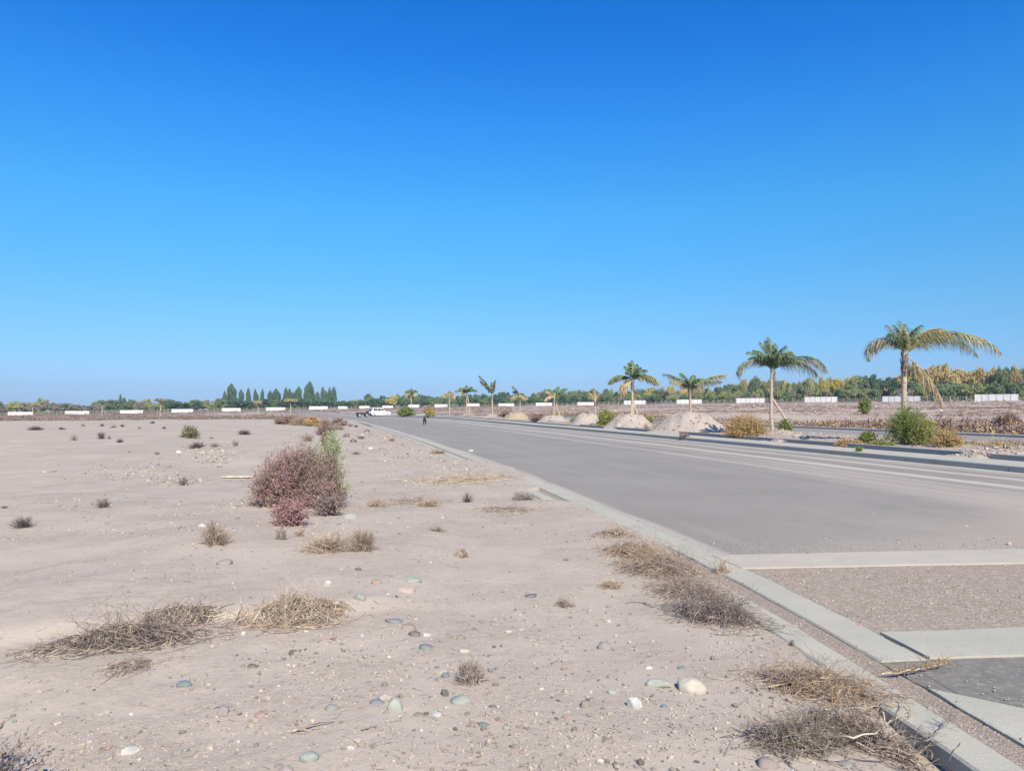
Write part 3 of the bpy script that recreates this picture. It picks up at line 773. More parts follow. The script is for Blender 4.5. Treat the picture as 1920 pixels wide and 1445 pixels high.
def tangle_geo(wd, dp, h, n, L=.35, r=.0025, curl=1.2, seg=7, arch=.5):
    """loose dry strands lying over one another in a low heap"""
    c = np.stack([rng.normal(0, wd*.24, n), rng.normal(0, dp*.24, n), np.zeros(n)], 1)
    a = rng.random(n)*2*np.pi; k = rng.normal(0, curl, n); l = L*(.5+.9*rng.random(n))
    u = np.linspace(-.5, .5, seg)[None, :]
    hd = a[:, None]+k[:, None]*u
    dx = np.cos(hd)*l[:, None]/(seg-1); dy = np.sin(hd)*l[:, None]/(seg-1)
    x = c[:, :1]+np.cumsum(dx, 1)-dx.sum(1, keepdims=True)/2; y = c[:, 1:2]+np.cumsum(dy, 1)-dy.sum(1, keepdims=True)/2
    fall = np.exp(-((x/(wd*.5))**2+(y/(dp*.5))**2)*1.3)
    z = h*fall*(rng.random(n)**.7)[:, None]*(1-arch*np.abs(2*u)**2)+.004+rng.random((n, seg))*.012*h/.1*.3
    P = np.stack([x, y, z], -1)
    rr = (r*(.5+rng.random(n)))[:, None]*(1-.5*np.abs(2*u))
    return tubes(P, rr*np.ones((n, seg)))
def settle(Vw, x, y, z0):
    """shift points so that a wide plant follows the ground under it"""
    gz_ = ground_z(Vw[:, 0]+x, Vw[:, 1]+y)-z0
    Vw = Vw.copy(); Vw[:, 2] += gz_; return Vw
def plant(px_, py_, pw, ph, kind, label, name='shrub', cat='shrub', dp=None, group=None, dens=1.0, rz=0, fn=surf_z, hs=1.0):
    x, y, z = pick(px_, py_, fn); m = y/FPX; wd = pw*m; h = ph*m*hs; dp_ = (dp or .8)*wd
    y2 = y+dp_*.35; z = fn(x, y2) if fn is not None else z
    far = y > 22
    K = KINDS[kind]; ref = max(pw, ph)*dens
    n_stem = int(np.clip(ref*K.get('stems', 1.6), 14, 900)); n_tw = int(np.clip(ref*K.get('twigs', 6), 0, 5200)); n_l = int(np.clip(ref*K.get('leaves', 0), 0, 16000))
    r = max(K.get('r', .003), .28*m*K.get('rp', 1.0))
    leaf = max(K.get('leaf', .012), 1.5*m)
    st, lv = bush_geo(wd, dp_, h, n_stem, n_tw, n_l, leaf, r, K.get('spread', 1), K.get('upright', .6), curl=K.get('curl', .25), flat_base=K.get('fb', .08))
    loc = (x, y2, z)
    on_ground = float(to_st(x, y2)[0]) < -.5 or float(to_st(x, y2)[0]) > 30
    Vst = settle(st[0], x, y2, z) if on_ground else st[0]
    if lv is not None:
        o = root(name, loc, label, cat, group)
        obj('stems', mesh('stems', Vst, st[1], M[K['stem']]), o)
        Vl = settle(lv[0], x, y2, z) if on_ground else lv[0]
        obj('leaves', mesh('leaves', Vl, lv[1], M[K['leafm']]), o)
    else:
        o = tag(obj(name, mesh(name, Vst, st[1], M[K['stem']]), loc=loc), label, cat, group)
    return o
KINDS = {
 'dark': dict(stem='dry_dark', stems=2.2, twigs=7, spread=1.05, upright=.5),
 'darktuft': dict(stem='dry_dark', stems=1.4, twigs=3.2, spread=1.0, upright=.55),
 'brown': dict(stem='dry_brown', stems=2.0, twigs=7, spread=1.0),
 'grey': dict(stem='dry_grey', stems=1.8, twigs=7, spread=1.05),
 'tan': dict(stem='dry_tan', stems=1.8, twigs=8, spread=1.2, upright=.4),
 'gold': dict(stem='dry_tan', stems=2.0, twigs=5, spread=1.0, upright=.6),
 'mauve': dict(stem='dry_dark', leafm='mauve', stems=1.8, twigs=7, leaves=22),
 'olive': dict(stem='olive', leafm='olive', stems=2, twigs=9, leaves=32),
 'purple': dict(stem='dry_brown', leafm='purple', stems=2, twigs=14, leaves=60, leaf=.013),
 'pink': dict(stem='purple', leafm='pink', stems=2, twigs=10, leaves=34, leaf=.013),
 'green': dict(stem='leaf_green', leafm='leaf_green', stems=1.5, twigs=7, leaves=42),
 'sage': dict(stem='sage', leafm='sage', stems=1.0, twigs=6, leaves=30, upright=1.4),
 'lime': dict(stem='lime', leafm='lime', stems=1.5, twigs=7, leaves=36),
 'goldbush': dict(stem='gold_bush', leafm='gold_bush', stems=2.5, twigs=10, leaves=46),
 'grass': dict(stem='straw', stems=3, twigs=3, spread=1.1, upright=.5),
 'rustbush': dict(stem='scrub_brown', leafm='scrub_brown', stems=2, twigs=8, leaves=34),
}
# --- the big purple bush
x, y, z = pick(549, 957); wd = 182*y/FPX; y2 = y+.45
pb = root('purple_bush', (x, y2, ground_z(x, y2)), 'big round purple bush with a green right flank standing alone on the sand', 'bush')
def lobes(spec, leafm, stemm, nm, leaf=.014, dens=1.0):
    VS, FS, VL, FL, a, b = [], [], [], [], 0, 0
    for (lx, ly_, w_, h_, ns, ntw, nl) in spec:
        st, lv = bush_geo(w_, w_*.9, h_, int(ns*dens), int(ntw*dens), int(nl*dens), leaf, .0034, 1.02, .5, curl=.2)
        o_ = np.array([lx, ly_, 0]); VS.append(st[0]+o_); FS.append(st[1]+a); a += len(st[0]); VL.append(lv[0]+o_); FL.append(lv[1]+b); b += len(lv[0])
    s_ = obj('stems', mesh('stems', np.concatenate(VS), np.concatenate(FS), M[stemm]), pb)
    l_ = obj(nm, mesh(nm, np.concatenate(VL), np.concatenate(FL), M[leafm]), pb)
    return l_
lobes([(-.34, .05, .86, .80, 130, 1700, 6500), (-.02, .0, 1.0, .92, 150, 2000, 7500), (.30, -.02, .80, .78, 110, 1500, 6000), (.36, -.30, .62, .42, 60, 800, 3000), (-.46, -.1, .60, .55, 60, 800, 3000)], 'purple', 'dry_brown', 'purple_leaves')['label'] = 'dull purple leaves of the main crown'
lobes([(-.22, -.12, .75, .86, 60, 500, 2600), (-.38, .1, .5, .9, 30, 260, 1100)], 'pink', 'purple', 'pink_leaves', .012)['label'] = 'pinker sprays on the left front'
lobes([(.42, .14, .56, .88, 60, 900, 4200), (.36, .20, .44, 1.04, 30, 400, 1800), (.14, .16, .7, 1.0, 40, 300, 1600)], 'sage', 'sage', 'green_leaves', .013)['label'] = 'grey-green leaves on the right flank'
lobes([(.2, .1, .9, .98, 40, 500, 3000), (-.05, .1, .9, .9, 30, 300, 2000)], 'olive', 'dry_dark', 'olive_leaves', .014)

SH = 'small dry plants scattered over the sand'
PL = [
 (538, 987, 80, 46, 'pink', 'low pink-red bush in front of the big purple bush', 'bush', 1.6),
 (612, 968, 66, 40, 'mauve', 'low mauve growth at the right front foot of the big purple bush', 'bush', 1.3),
 (525, 1012, 26, 22, 'grey', 'small grey tuft below the pink-red bush', 'tuft', 1.6),
 (561, 1006, 22, 16, 'tan', 'small tan tuft just right of the grey one below the pink-red bush', 'tuft', 1.6),
 (352, 822, 36, 22, 'olive', 'rounded olive bush alone on the left plain', 'bush', 1.9),
 (136, 826, 17, 11, 'grey', 'pale grey round tuft on the left plain', 'tuft', 2),
 (187, 823, 19, 14, 'dark', 'dark upright tuft on the left plain', 'tuft', 2),
 (203, 823, 11, 6, 'grey', 'low tuft touching the dark upright one on its right', 'tuft', 2),
 (222, 830, 18, 7, 'dark', 'flat dark tuft right of the pair of tufts', 'tuft', 2),
 (364, 841, 40, 12, 'dark', 'wide dark mat of scrub below the olive bush', 'shrub', 1.8),
 (400, 838, 24, 9, 'grey', 'low grey scrub right of the wide dark mat', 'shrub', 1.8),
 (439, 836, 18, 13, 'grey', 'sparse upright grey sprig right of the low scrub', 'tuft', 1.5),
 (455, 815, 36, 9, 'dark', 'flat dark brown mat up from the sparse sprig', 'shrub', 2),
 (395, 822, 10, 4, 'grey', 'tiny tuft between the olive bush and the flat brown mat', 'tuft', 2),
 (292, 852, 16, 6, 'grey', 'tiny spiky tuft below the flat dark tufts', 'tuft', 2),
 (341, 911, 30, 19, 'darktuft', 'spiky grey tuft among the stony band left of the purple bush', 'tuft', 1.4),
 (188, 953, 38, 19, 'darktuft', 'spiky dark grey tuft left of the stony band', 'tuft', 1.4),
 (33, 992, 54, 22, 'darktuft', 'wide dark spiky tuft at the left edge', 'tuft', 1.5),
 (398, 1025, 64, 42, 'brown', 'brown and gold dry tuft left below the purple bush', 'tuft', 1.3),
 (5, 953, 14, 4, 'dark', 'low dark tuft cut by the left edge', 'tuft', 2),
 (60, 807, 34, 8, 'dark', 'long dark line of scrub at the far left of the plain', 'shrub', 2),
 (113, 805, 14, 5, 'dark', 'small dark mat right of the long dark line', 'shrub', 2),
 (153, 799, 12, 5, 'grey', 'tiny grey mat near the far rim of the plain, left of the dark ones', 'tuft', 2),
 (190, 799, 11, 5, 'dark', 'tiny dark mat near the far rim of the plain above the dark upright tuft', 'tuft', 2),
 (210, 802, 16, 5, 'grey', 'long grey mat near the far rim of the plain', 'tuft', 2),
 (228, 800, 10, 5, 'dark', 'small dark mat just right of the long grey mat', 'tuft', 2),
 (260, 804, 9, 6, 'grey', 'lone round tuft in the middle of the far plain', 'tuft', 2),
 (285, 794, 12, 5, 'dark', 'small dark tuft close to the far rim left of the olive bush', 'tuft', 2),
 (306, 804, 12, 4, 'dark', 'dark tuft left of the olive bush at its height', 'tuft', 2),
 (877, 942, 28, 18, 'darktuft', 'dark upright tuft alone between bush and kerb', 'tuft', 1.9),
 (800, 951, 66, 14, 'tan', 'flat golden dry clump left of the dark upright tuft', 'tuft', 1.6),
 (982, 938, 62, 17, 'grey', 'grey dry clump against the buried kerb', 'tuft', 1.4),
 (703, 951, 62, 14, 'tan', 'flat tan dry clump right of the purple bush', 'tuft', 1.3),
 (866, 1046, 34, 20, 'tan', 'small pale dry sprig below the flat clumps', 'tuft', 1.0),
 (818, 997, 44, 10, 'grey', 'thin grey creeping sprig between the dry clumps', 'tuft', 1.0),
 (820, 851, 46, 8, 'brown', 'low brown weed beside the far kerb', 'tuft', 1.5),
 (604, 1040, 135, 32, 'tan', 'flat tan mat of dry grass below the pink-red bush', 'tuft', 1.2),
 (677, 1036, 62, 46, 'brown', 'upright brown dry tuft at the right end of the tan mat', 'tuft', 1.5),
 (1148, 1106, 62, 14, 'tan', 'flat tan sprig on the bare sand left of the kerb weeds', 'tuft', 1.0),
 (1058, 1140, 50, 16, 'grey', 'faint grey creeping twigs in the middle of the sand', 'tuft', .7),
 (882, 1287, 66, 44, 'grey', 'grey dry twig clump in the stony foreground', 'tuft', .9),
 (574, 828, 32, 15, 'brown', 'brown shrub just behind the left of the purple bush', 'shrub', 1.8),
 (606, 816, 42, 18, 'rustbush', 'reddish brown shrub behind the purple bush', 'shrub', 1.6),
 (632, 806, 30, 12, 'brown', 'brown shrub right of the reddish one behind the purple bush', 'shrub', 1.6),
 (620, 850, 40, 46, 'sage', 'tall pale green weed rising behind the purple bush', 'weed', 1.5),
 (608, 836, 20, 24, 'rustbush', 'small rust-coloured shrub left of the tall pale green weed', 'shrub', 1.6),
 (655, 800, 16, 6, 'brown', 'small brown tuft at the rim of the road behind the purple bush', 'tuft', 1.8),
 (687, 811, 18, 7, 'brown', 'brown tuft left of where the kerb starts', 'tuft', 1.8),
 (667, 801, 9, 5, 'dark', 'tiny dark tuft on the sand before the parked car', 'tuft', 1.8),
 (650, 819, 16, 6, 'mauve', 'mauve tuft right of the tall pale green weed', 'tuft', 1.8),
 (676, 823, 22, 8, 'brown', 'double brown tuft on the sand left of the kerb', 'tuft', 1.8),
 (733, 827, 20, 6, 'brown', 'brown tuft close to the far kerb', 'tuft', 1.8),
 (662, 829, 16, 5, 'mauve', 'low mauve tuft below the double brown one', 'tuft', 1.8),
 (665, 852, 24, 7, 'grey', 'grey tuft right of the purple bush crown', 'tuft', 1.5),
 (1410, 1068, 1, 1, 'grey', None, None, 1),
]
for p in PL:
    if p[5] is None: continue
    nm = {'bush': 'bush', 'tuft': 'dry_tuft', 'shrub': 'low_shrub', 'weed': 'tall_weed'}[p[6]]
    plant(p[0], p[1], p[2], p[3], p[4], p[5], nm, p[6] if p[6] != 'tuft' else 'dry plant', group=SH if p[6] == 'tuft' else None, dens=p[7])
# dark scrub row on the far rim behind the purple bush
for i, (a, b, c, d, kd, wh) in enumerate([(532, 796, 52, 11, 'rustbush', 'first and lowest'), (558, 798, 44, 17, 'brown', 'second'), (582, 799, 34, 16, 'goldbush', 'golden middle'), (606, 799, 38, 17, 'brown', 'fourth'), (632, 798, 38, 14, 'mauve', 'last and rightmost')]):
    plant(a, b, c, d, kd, f'{wh} bush from the left in the brown row beyond the purple bush', 'low_shrub', 'shrub', group='row of brown shrubs behind the purple bush', dens=2)

# --- dry grass tangles built from loose strands
def tangle(px_, py_, pw, ph, mats, label, n=500, L=.3, dp=.45, name='dry_grass', rz=0.0, r=.0022, curl=1.2, h=None, tw=None):
    x, y, z = pick(px_, py_, surf_z); m = y/FPX; wd = pw*m; dpm = dp*wd; hh = h or ph*m*.48
    y += dpm*.25; z = float(ground_z(x, y))
    o = root(name, (x, y, z), label, 'dry grass')
    c, s_ = math.cos(rz), math.sin(rz)
    for mt, fr in mats:
        V, F = tangle_geo(wd, dpm, hh, int(n*fr*1.3), L, r*1.25, curl)
        if tw:
            tw_ = tw*.62
            st, _ = bush_geo(wd*1.05, dpm*1.05, hh*1.15, int(tw_*fr*.22)+4, int(tw_*fr), 0, .01, r*.95, 1.2, .4, flat_base=.22, kink=.05, curl=.5)
            F = np.concatenate([F, st[1]+len(V)]); V = np.concatenate([V, st[0]])
        V = np.stack([V[:, 0]*c-V[:, 1]*s_, V[:, 0]*s_+V[:, 1]*c, V[:, 2]], 1)
        gzv = ground_z(V[:, 0]+x, V[:, 1]+y)
        sv, tv = to_st(V[:, 0]+x, V[:, 1]+y)
        gzv = np.maximum(gzv, np.interp(sv, [-1.15, -.76, -.72, -.5, -.42, -.33, -.3, .1], [-.3, .0, .036, .036, .012, .012, .022, .022]))
        V[:, 2] += gzv-z
        obj('strands', mesh('strands', V, F, M[mt]), o)
    return o
tangle(548, 1168, 125, 104, [('straw', .25), ('dry_tan', .45), ('dry_brown', .3)], 'arched tangle of pale dry grass right of the grass ledge', 250, .42, .6, r=.0017, tw=800, curl=2.6, h=.20)
tangle(605, 1150, 80, 44, [('dry_tan', .5), ('dry_brown', .5)], 'thinner straw fringe on the right side of the arched tangle', 70, .22, .5, r=.0015, tw=420, curl=2.5)
tangle(232, 1212, 250, 80, [('dry_grey', .40), ('dry_tan', .25), ('dry_dark', .35)], 'long matted ledge of dry grass lying across the left foreground', 520, .24, .30, rz=.24, r=.0018, tw=2600, curl=2.4)
tangle(338, 1166, 118, 54, [('dry_tan', .3), ('dry_dark', .5), ('straw', .2)], 'narrow right arm of the matted grass ledge with a straw edge', 260, .24, .26, rz=.16, r=.0017, tw=1000, curl=1.8)
tangle(90, 1225, 130, 22, [('dry_grey', .7), ('straw', .3)], 'thin left end of the matted grass ledge', 50, .3, .35, rz=.1, r=.0016, tw=420, curl=2)
tangle(235, 1258, 110, 26, [('dry_grey', .6), ('dry_tan', .4)], 'loose wisps spilling down below the grass ledge', 50, .2, .6, rz=.6, r=.0015, tw=420, curl=2)
tangle(450, 1170, 70, 16, [('dry_tan', .7), ('dry_grey', .3)], 'straggling stems linking grass ledge and arched tangle', 30, .3, .4, r=.0022, tw=60)
tangle(860, 905, 200, 12, [('straw', .35), ('dry_tan', .65)], 'straw-coloured patch of flattened grass by the buried kerb', 160, .5, .9, r=.004, tw=900, curl=2)
tangle(940, 960, 130, 12, [('dry_tan', .5), ('dry_grey', .5)], 'sparse flattened grass left of the near kerb', 60, .4, .8, r=.003, tw=500, curl=2)
tangle(780, 945, 150, 8, [('dry_tan', .4), ('dry_grey', .6)], 'very thin scatter of dry grass right of the purple bush', 40, .4, .8, r=.003, tw=300, curl=2)
# weeds along the near kerb
tangle(1158, 1006, 76, 30, [('dry_tan', .6), ('dry_grey', .4)], 'small tan weed at the start of the kerb weeds', 90, .22, .7, r=.0026, tw=900, curl=2)
tangle(1200, 1048, 150, 50, [('dry_brown', .45), ('dry_tan', .35), ('rust', .2)], 'brown weed clump against the kerb below the small tan weed', 150, .22, .7, r=.0022, tw=1900, rz=-.7, curl=2.2)
tangle(1250, 1082, 190, 60, [('dry_tan', .5), ('dry_brown', .35), ('dry_dark', .15)], 'tan weed clump leaning over the kerb, third along it', 180, .22, .62, r=.002, tw=2600, rz=-.75, curl=2.2)
tangle(1300, 1122, 170, 56, [('dry_tan', .45), ('dry_brown', .3), ('dry_grey', .25)], 'brownish weed clump filling the middle of the kerb weeds', 150, .2, .62, r=.002, tw=2200, rz=-.8, curl=2.2)
tangle(1350, 1166, 190, 74, [('dry_grey', .6), ('dry_dark', .2), ('mauve', .2)], 'dense grey-mauve weed clump against the kerb, lowest of the kerb weeds', 220, .2, .62, r=.0019, tw=3600, rz=-.85, curl=2.2)
plant(1362, 1108, 50, 60, 'gold', 'upright golden weed standing on the kerb strip', 'tall_weed', 'weed', dens=2.2)
plant(1488, 1212, 16, 12, 'darktuft', 'tiny dark sprig rooted at the kerb edge', 'dry_tuft', 'dry plant', dens=1.6)
# heap of dry branches bottom right
tangle(1555, 1310, 240, 76, [('dry_tan', .5), ('rust', .15), ('dry_brown', .35)], 'upper heap of tan dry branches against the near kerb', 150, .22, .55, r=.0019, tw=3200, rz=-.6, name='dry_branches', curl=2.4)
tangle(1505, 1408, 200, 76, [('dry_grey', .6), ('olive', .15), ('dry_dark', .25)], 'grey dry bush at the lower left of the branch heap', 150, .18, .55, r=.0017, tw=3600, name='dry_branches', curl=2.4)
tangle(1635, 1405, 210, 84, [('dry_grey', .4), ('dry_tan', .3), ('dry_dark', .3)], 'grey and tan dry branches between the bush and the kerb face', 160, .24, .55, r=.0018, tw=3000, name='dry_branches', rz=-.7, curl=2.4)
def branch(pts, r, mat, label, name='dry_branch', twigs=0, lift=.0, cat='branch', tmat=None):
    """a bent bare branch given as pixels with heights above the ground"""
    P = []
    for px_, py_, hgt in pts:
        x, y, z = pick(px_, py_, surf_z, hgt); P.append((x, y, max(float(ground_z(x, y)), -.02)+hgt))
    P = np.array(P); base = P[0].copy(); P = P-base
    k = 4*(len(P)-1)+1; uu = np.linspace(0, len(P)-1, k); Q = np.stack([np.interp(uu, np.arange(len(P)), P[:, i]) for i in range(3)], 1)
    Q += rng.normal(size=Q.shape)*.004
    V, F = tubes(Q[None], (r*(1-.6*np.linspace(0, 1, k)))[None], 6)
    o = root(name, tuple(base), label, cat)
    obj('stem', mesh('stem', V, F, M[mat], True), o)
    if twigs:
        i = rng.integers(k//3, k, twigs); d = rand_unit(twigs); d[:, 2] = np.abs(d[:, 2])*.7
        T = Q[i][:, None]+d[:, None]*np.linspace(0, 1, 4)[None, :, None]*rng.uniform(.04, .13, twigs)[:, None, None]
        T += rng.normal(size=T.shape)*.004
        V, F = tubes(T, r*.25*np.ones((twigs, 4))*np.linspace(1, .5, 4)[None]); obj('twig', mesh('twig', V, F, M[tmat or mat]), o, )['kind'] = 'stuff'
    return o
branch([(1655, 1302, .05), (1690, 1297, .07), (1735, 1288, .08), (1775, 1280, .08)], .007, 'straw', 'bare pale branch reaching over the gravel channel with rusty twigs', twigs=90, tmat='rust')
branch([(1555, 1378, .05), (1600, 1382, .09), (1640, 1375, .10), (1670, 1360, .07)], .006, 'straw', 'pale bent branch lying across the lower branch heap')
branch([(1545, 1330, .06), (1600, 1328, .10), (1650, 1322, .06)], .005, 'straw', 'pale branch lying across the middle of the branch heap')
branch([(1560, 1320, .07), (1578, 1345, .09), (1605, 1365, .05)], .007, 'rust', 'orange-brown stick in the middle of the branch heap')
branch([(1655, 1345, .12), (1665, 1375, .12), (1655, 1400, .03)], .005, 'straw', 'pale hooked branch hanging at the right of the branch heap', twigs=12)
branch([(1440, 1385, .03), (1480, 1378, .06), (1500, 1372, .05)], .004, 'straw', 'short pale stick at the left of the branch heap')
branch([(1700, 1398, .03), (1740, 1408, .07), (1780, 1402, .10), (1790, 1390, .12)], .004, 'dry_grey', 'grey twig curling over the near kerb face', twigs=50)
branch([(545, 1372, .01), (585, 1356, .03), (625, 1352, .01)], .005, 'dry_brown', 'fallen dark stick in the left foreground')
branch([(538, 1370, .01), (570, 1366, .02), (598, 1364, .01)], .003, 'straw', 'thin pale stick below the fallen dark one')
branch([(678, 1368, .005), (692, 1362, .02), (706, 1358, .01)], .003, 'dry_grey', 'short grey stick right of the fallen dark one')
branch([(1207, 1130, .005), (1225, 1136, .015), (1228, 1137, .005)], .005, 'dry_grey', 'short grey stick on bare sand left of the kerb weeds')
branch([(445, 1158, .02), (452, 1120, .10), (447, 1100, .20)], .0022, 'straw', 'upright thin pale stem left of the arched tangle')
branch([(466, 1155, .02), (462, 1125, .10), (464, 1108, .17)], .002, 'straw', 'shorter upright pale stem beside the thin one')
branch([(392, 1328, .005), (420, 1320, .02), (440, 1318, .03)], .003, 'dry_grey', 'grey twig on the sand below the dark cobble')
branch([(1120, 1158, .004), (1150, 1162, .008)], .003, 'straw', 'short straw piece right of the faint grey twigs')
# plant mostly outside the lower left corner
x, y, z = -2.19, 3.0, 0
pz = float(ground_z(x, y))
o = root('thorny_shrub', (x, y, pz), 'dark thorny shrub cut off by the bottom left corner', 'shrub')
st, lv = bush_geo(.55, .55, .30, 44, 480, 1300, .014, .004, 1.1, .55)
obj('stems', mesh('stems', settle(st[0], x, y, pz), st[1], M['dry_dark']), o); obj('leaves', mesh('leaves', settle(lv[0], x, y, pz), lv[1], M['mauve']), o)
# pale plank left of the purple bush
x, y, z = pick(446, 896)
bm = MB(); bm.box(-.36, .36, -.07, .07, 0, .035)
o = tag(obj('plank', bm.mesh('plank', M['straw']), loc=(x, y, z+.02), rz=.05), 'pale flat plank lying on the sand left of the purple bush', 'plank')
# small litter twigs and clods: uncountable
X, Y = scatter_left(1500, 2.8, 14); n = len(X); a = rng.random(n)*6.28; L = .02+.05*rng.random(n)**2
u = np.linspace(-.5, .5, 4)[None, :]
P = np.stack([X[:, None]+np.cos(a)[:, None]*L[:, None]*u, Y[:, None]+np.sin(a)[:, None]*L[:, None]*u, np.zeros((n, 4))], -1)
P[..., :2] += rng.normal(size=P[..., :2].shape)*.003
P[..., 2] = ground_z(P[..., 0], P[..., 1])+.004+.006*rng.random((n, 4))
V, F = tubes(P, .0011*np.ones((n, 4))); tag(obj('twig_litter', mesh('twig_litter', V, F, M['dry_brown'])), kind='stuff')

# ------------------------------------------------------------------ mounds of spoil along the median
def line_pick(px_, s0):
    """point on the line s = s0 seen at pixel column px_"""
    t = np.arange(8, 400, .05); X, Y = from_st(np.full_like(t, s0), t); c = CX+FPX*X/Y
    i = int(np.argmin(np.abs(c-px_))); return float(X[i]), float(Y[i])
MOUNDS = [ # x centre, top y, foot y, width, s, tan?, where
 (1290, 782, 822, 150, 15.6, 0, 'broad pale spoil heap, nearest and largest of the row'),
 (1181, 779, 809, 98, 15.6, 0, 'second pale spoil heap from the right, with a palm behind its top'),
 (1101, 779, 803, 72, 15.6, 0, 'smooth rounded spoil heap right of the lime green bush gap'),
 (1036, 780, 799, 62, 15.8, 0, 'pinkish low heap under the palm with the curved trunk'),
 (969, 775, 796, 56, 15.8, 1, 'yellowish straw-covered heap of the row'),
 (922, 777, 794, 44, 15.8, 0, 'small grey-pink heap left of the yellowish one'),
 (876, 777, 792, 44, 15.8, 1, 'tan heap below the small palm pair'),
 (795, 776, 789, 44, 15.8, 0, 'flat pale heap behind the black dog'),
 (1500, 822, 846, 150, 14.9, 0, 'low trodden heap of soil spilling over the ditch near the second palm'),
 (1395, 822, 836, 60, 14.9, 0, 'small lumpy heap beside the golden bush'),
 (1860, 846, 876, 190, 14.6, 0, 'wide low spread of stony soil over the ditch at the right edge'),
 (1465, 806, 822, 70, 16.3, 0, 'low stony rise at the foot of the second palm'),
]
for cx_, ty, fy, wpx, s0, tan, lab in MOUNDS:
    X0, Y0 = line_pick(cx_, s0); m = Y0/FPX; w_ = wpx*m; h_ = max(.12, EYE-(ty-HORIZON)*m-float(median_z(np.array(max(s0, 14.6)), np.array(float(to_st(X0, Y0)[1])))))*1.18
    low = h_ < .18*w_*1.0
    n = 41; g = np.linspace(-1, 1, n); U, W_ = np.meshgrid(g, g, indexing='ij'); r_ = np.hypot(U, W_)
    dep = .62 if s0 > 15.2 else .30
    sh = np.clip(1-r_*(1+.12*fbm(U*2+cx_, W_*2, 3, 3)), 0, 1)
    prof = h_*1.02*(.7*ss(0, 1, np.minimum(sh*1.6, 1))+.3*np.minimum(sh*1.5, 1)) if not low else h_*1.1*ss(0, 1, sh)
    prof = prof*(1+.30*fbm(U*1.6+cx_, W_*1.6, 5, 3))+.09*fbm(U*7+cx_, W_*7, 6, 3)*np.minimum(sh*5, 1)*min(1, h_*2)
    ang_ = math.atan(-curve_m(Y0)); 
    lx_, ly_2 = U*w_/2*1.05, W_*w_*dep
    wx_, wy_ = X0+lx_, Y0+ly_2
    s_, t_ = to_st(wx_, wy_); gzz = np.where(s_ > 14.1, median_z(np.clip(s_, 14.12, 20.8), t_), base_z(wx_, wy_)+np.where(s_ > 13.42, -.12, .158))
    gb = float(median_z(np.array(max(s0, 14.6)), np.array(float(to_st(X0, Y0)[1]))))
    if s0 > 15.2: gzz = np.maximum(gzz, base_z(wx_, wy_)+.155)
    Zl = np.maximum(gzz, gzz+prof)-gb - .03*(sh <= 0.02)
    if s0 < 15.2:  # soil bridging the ditch
        br = ss(.0, .45, sh); Zl = (gzz*(1-br)+(base_z(wx_, wy_)+.16)*br)+prof-gb-.03*(sh <= .02)
        Zl = np.where(s_ < 12.2, np.minimum(Zl, base_z(wx_, wy_)+.12-gb), Zl)
    V = np.stack([lx_, ly_2, Zl], -1).reshape(-1, 3)
    F = grid_faces(n, n)
    keep = (sh.ravel()[F] > 0.0).any(1)
    tag(obj('spoil_heap', mesh('spoil_heap', V, F[keep], M['mound_tan' if tan else 'mound'], True), loc=(X0, Y0, gb)), lab, 'soil heap', 'spoil heaps along the median')
    # stones lying on it are stuff
    k = int(90+wpx*3.2); uu = rng.uniform(-.8, .8, k); vv = rng.uniform(-.8, .2, k)
    zi = np.array([Zl[int(round((a_+1)/2*(n-1))), int(round((b_+1)/2*(n-1)))] for a_, b_ in zip(uu, vv)])+gb
    ok = np.hypot(uu, vv) < .85
    gx_, gy_, gz2 = (X0+uu*w_/2*1.05)[ok], (Y0+vv*w_*dep)[ok], zi[ok]
    gravel('heap_stones', gx_, gy_, .020*np.exp(.55*rng.normal(size=ok.sum())), lambda a_, b_, q=gz2: q, wts=np.array([.48, .18, .10, .16, .01, .05, .03, .02, .35]))

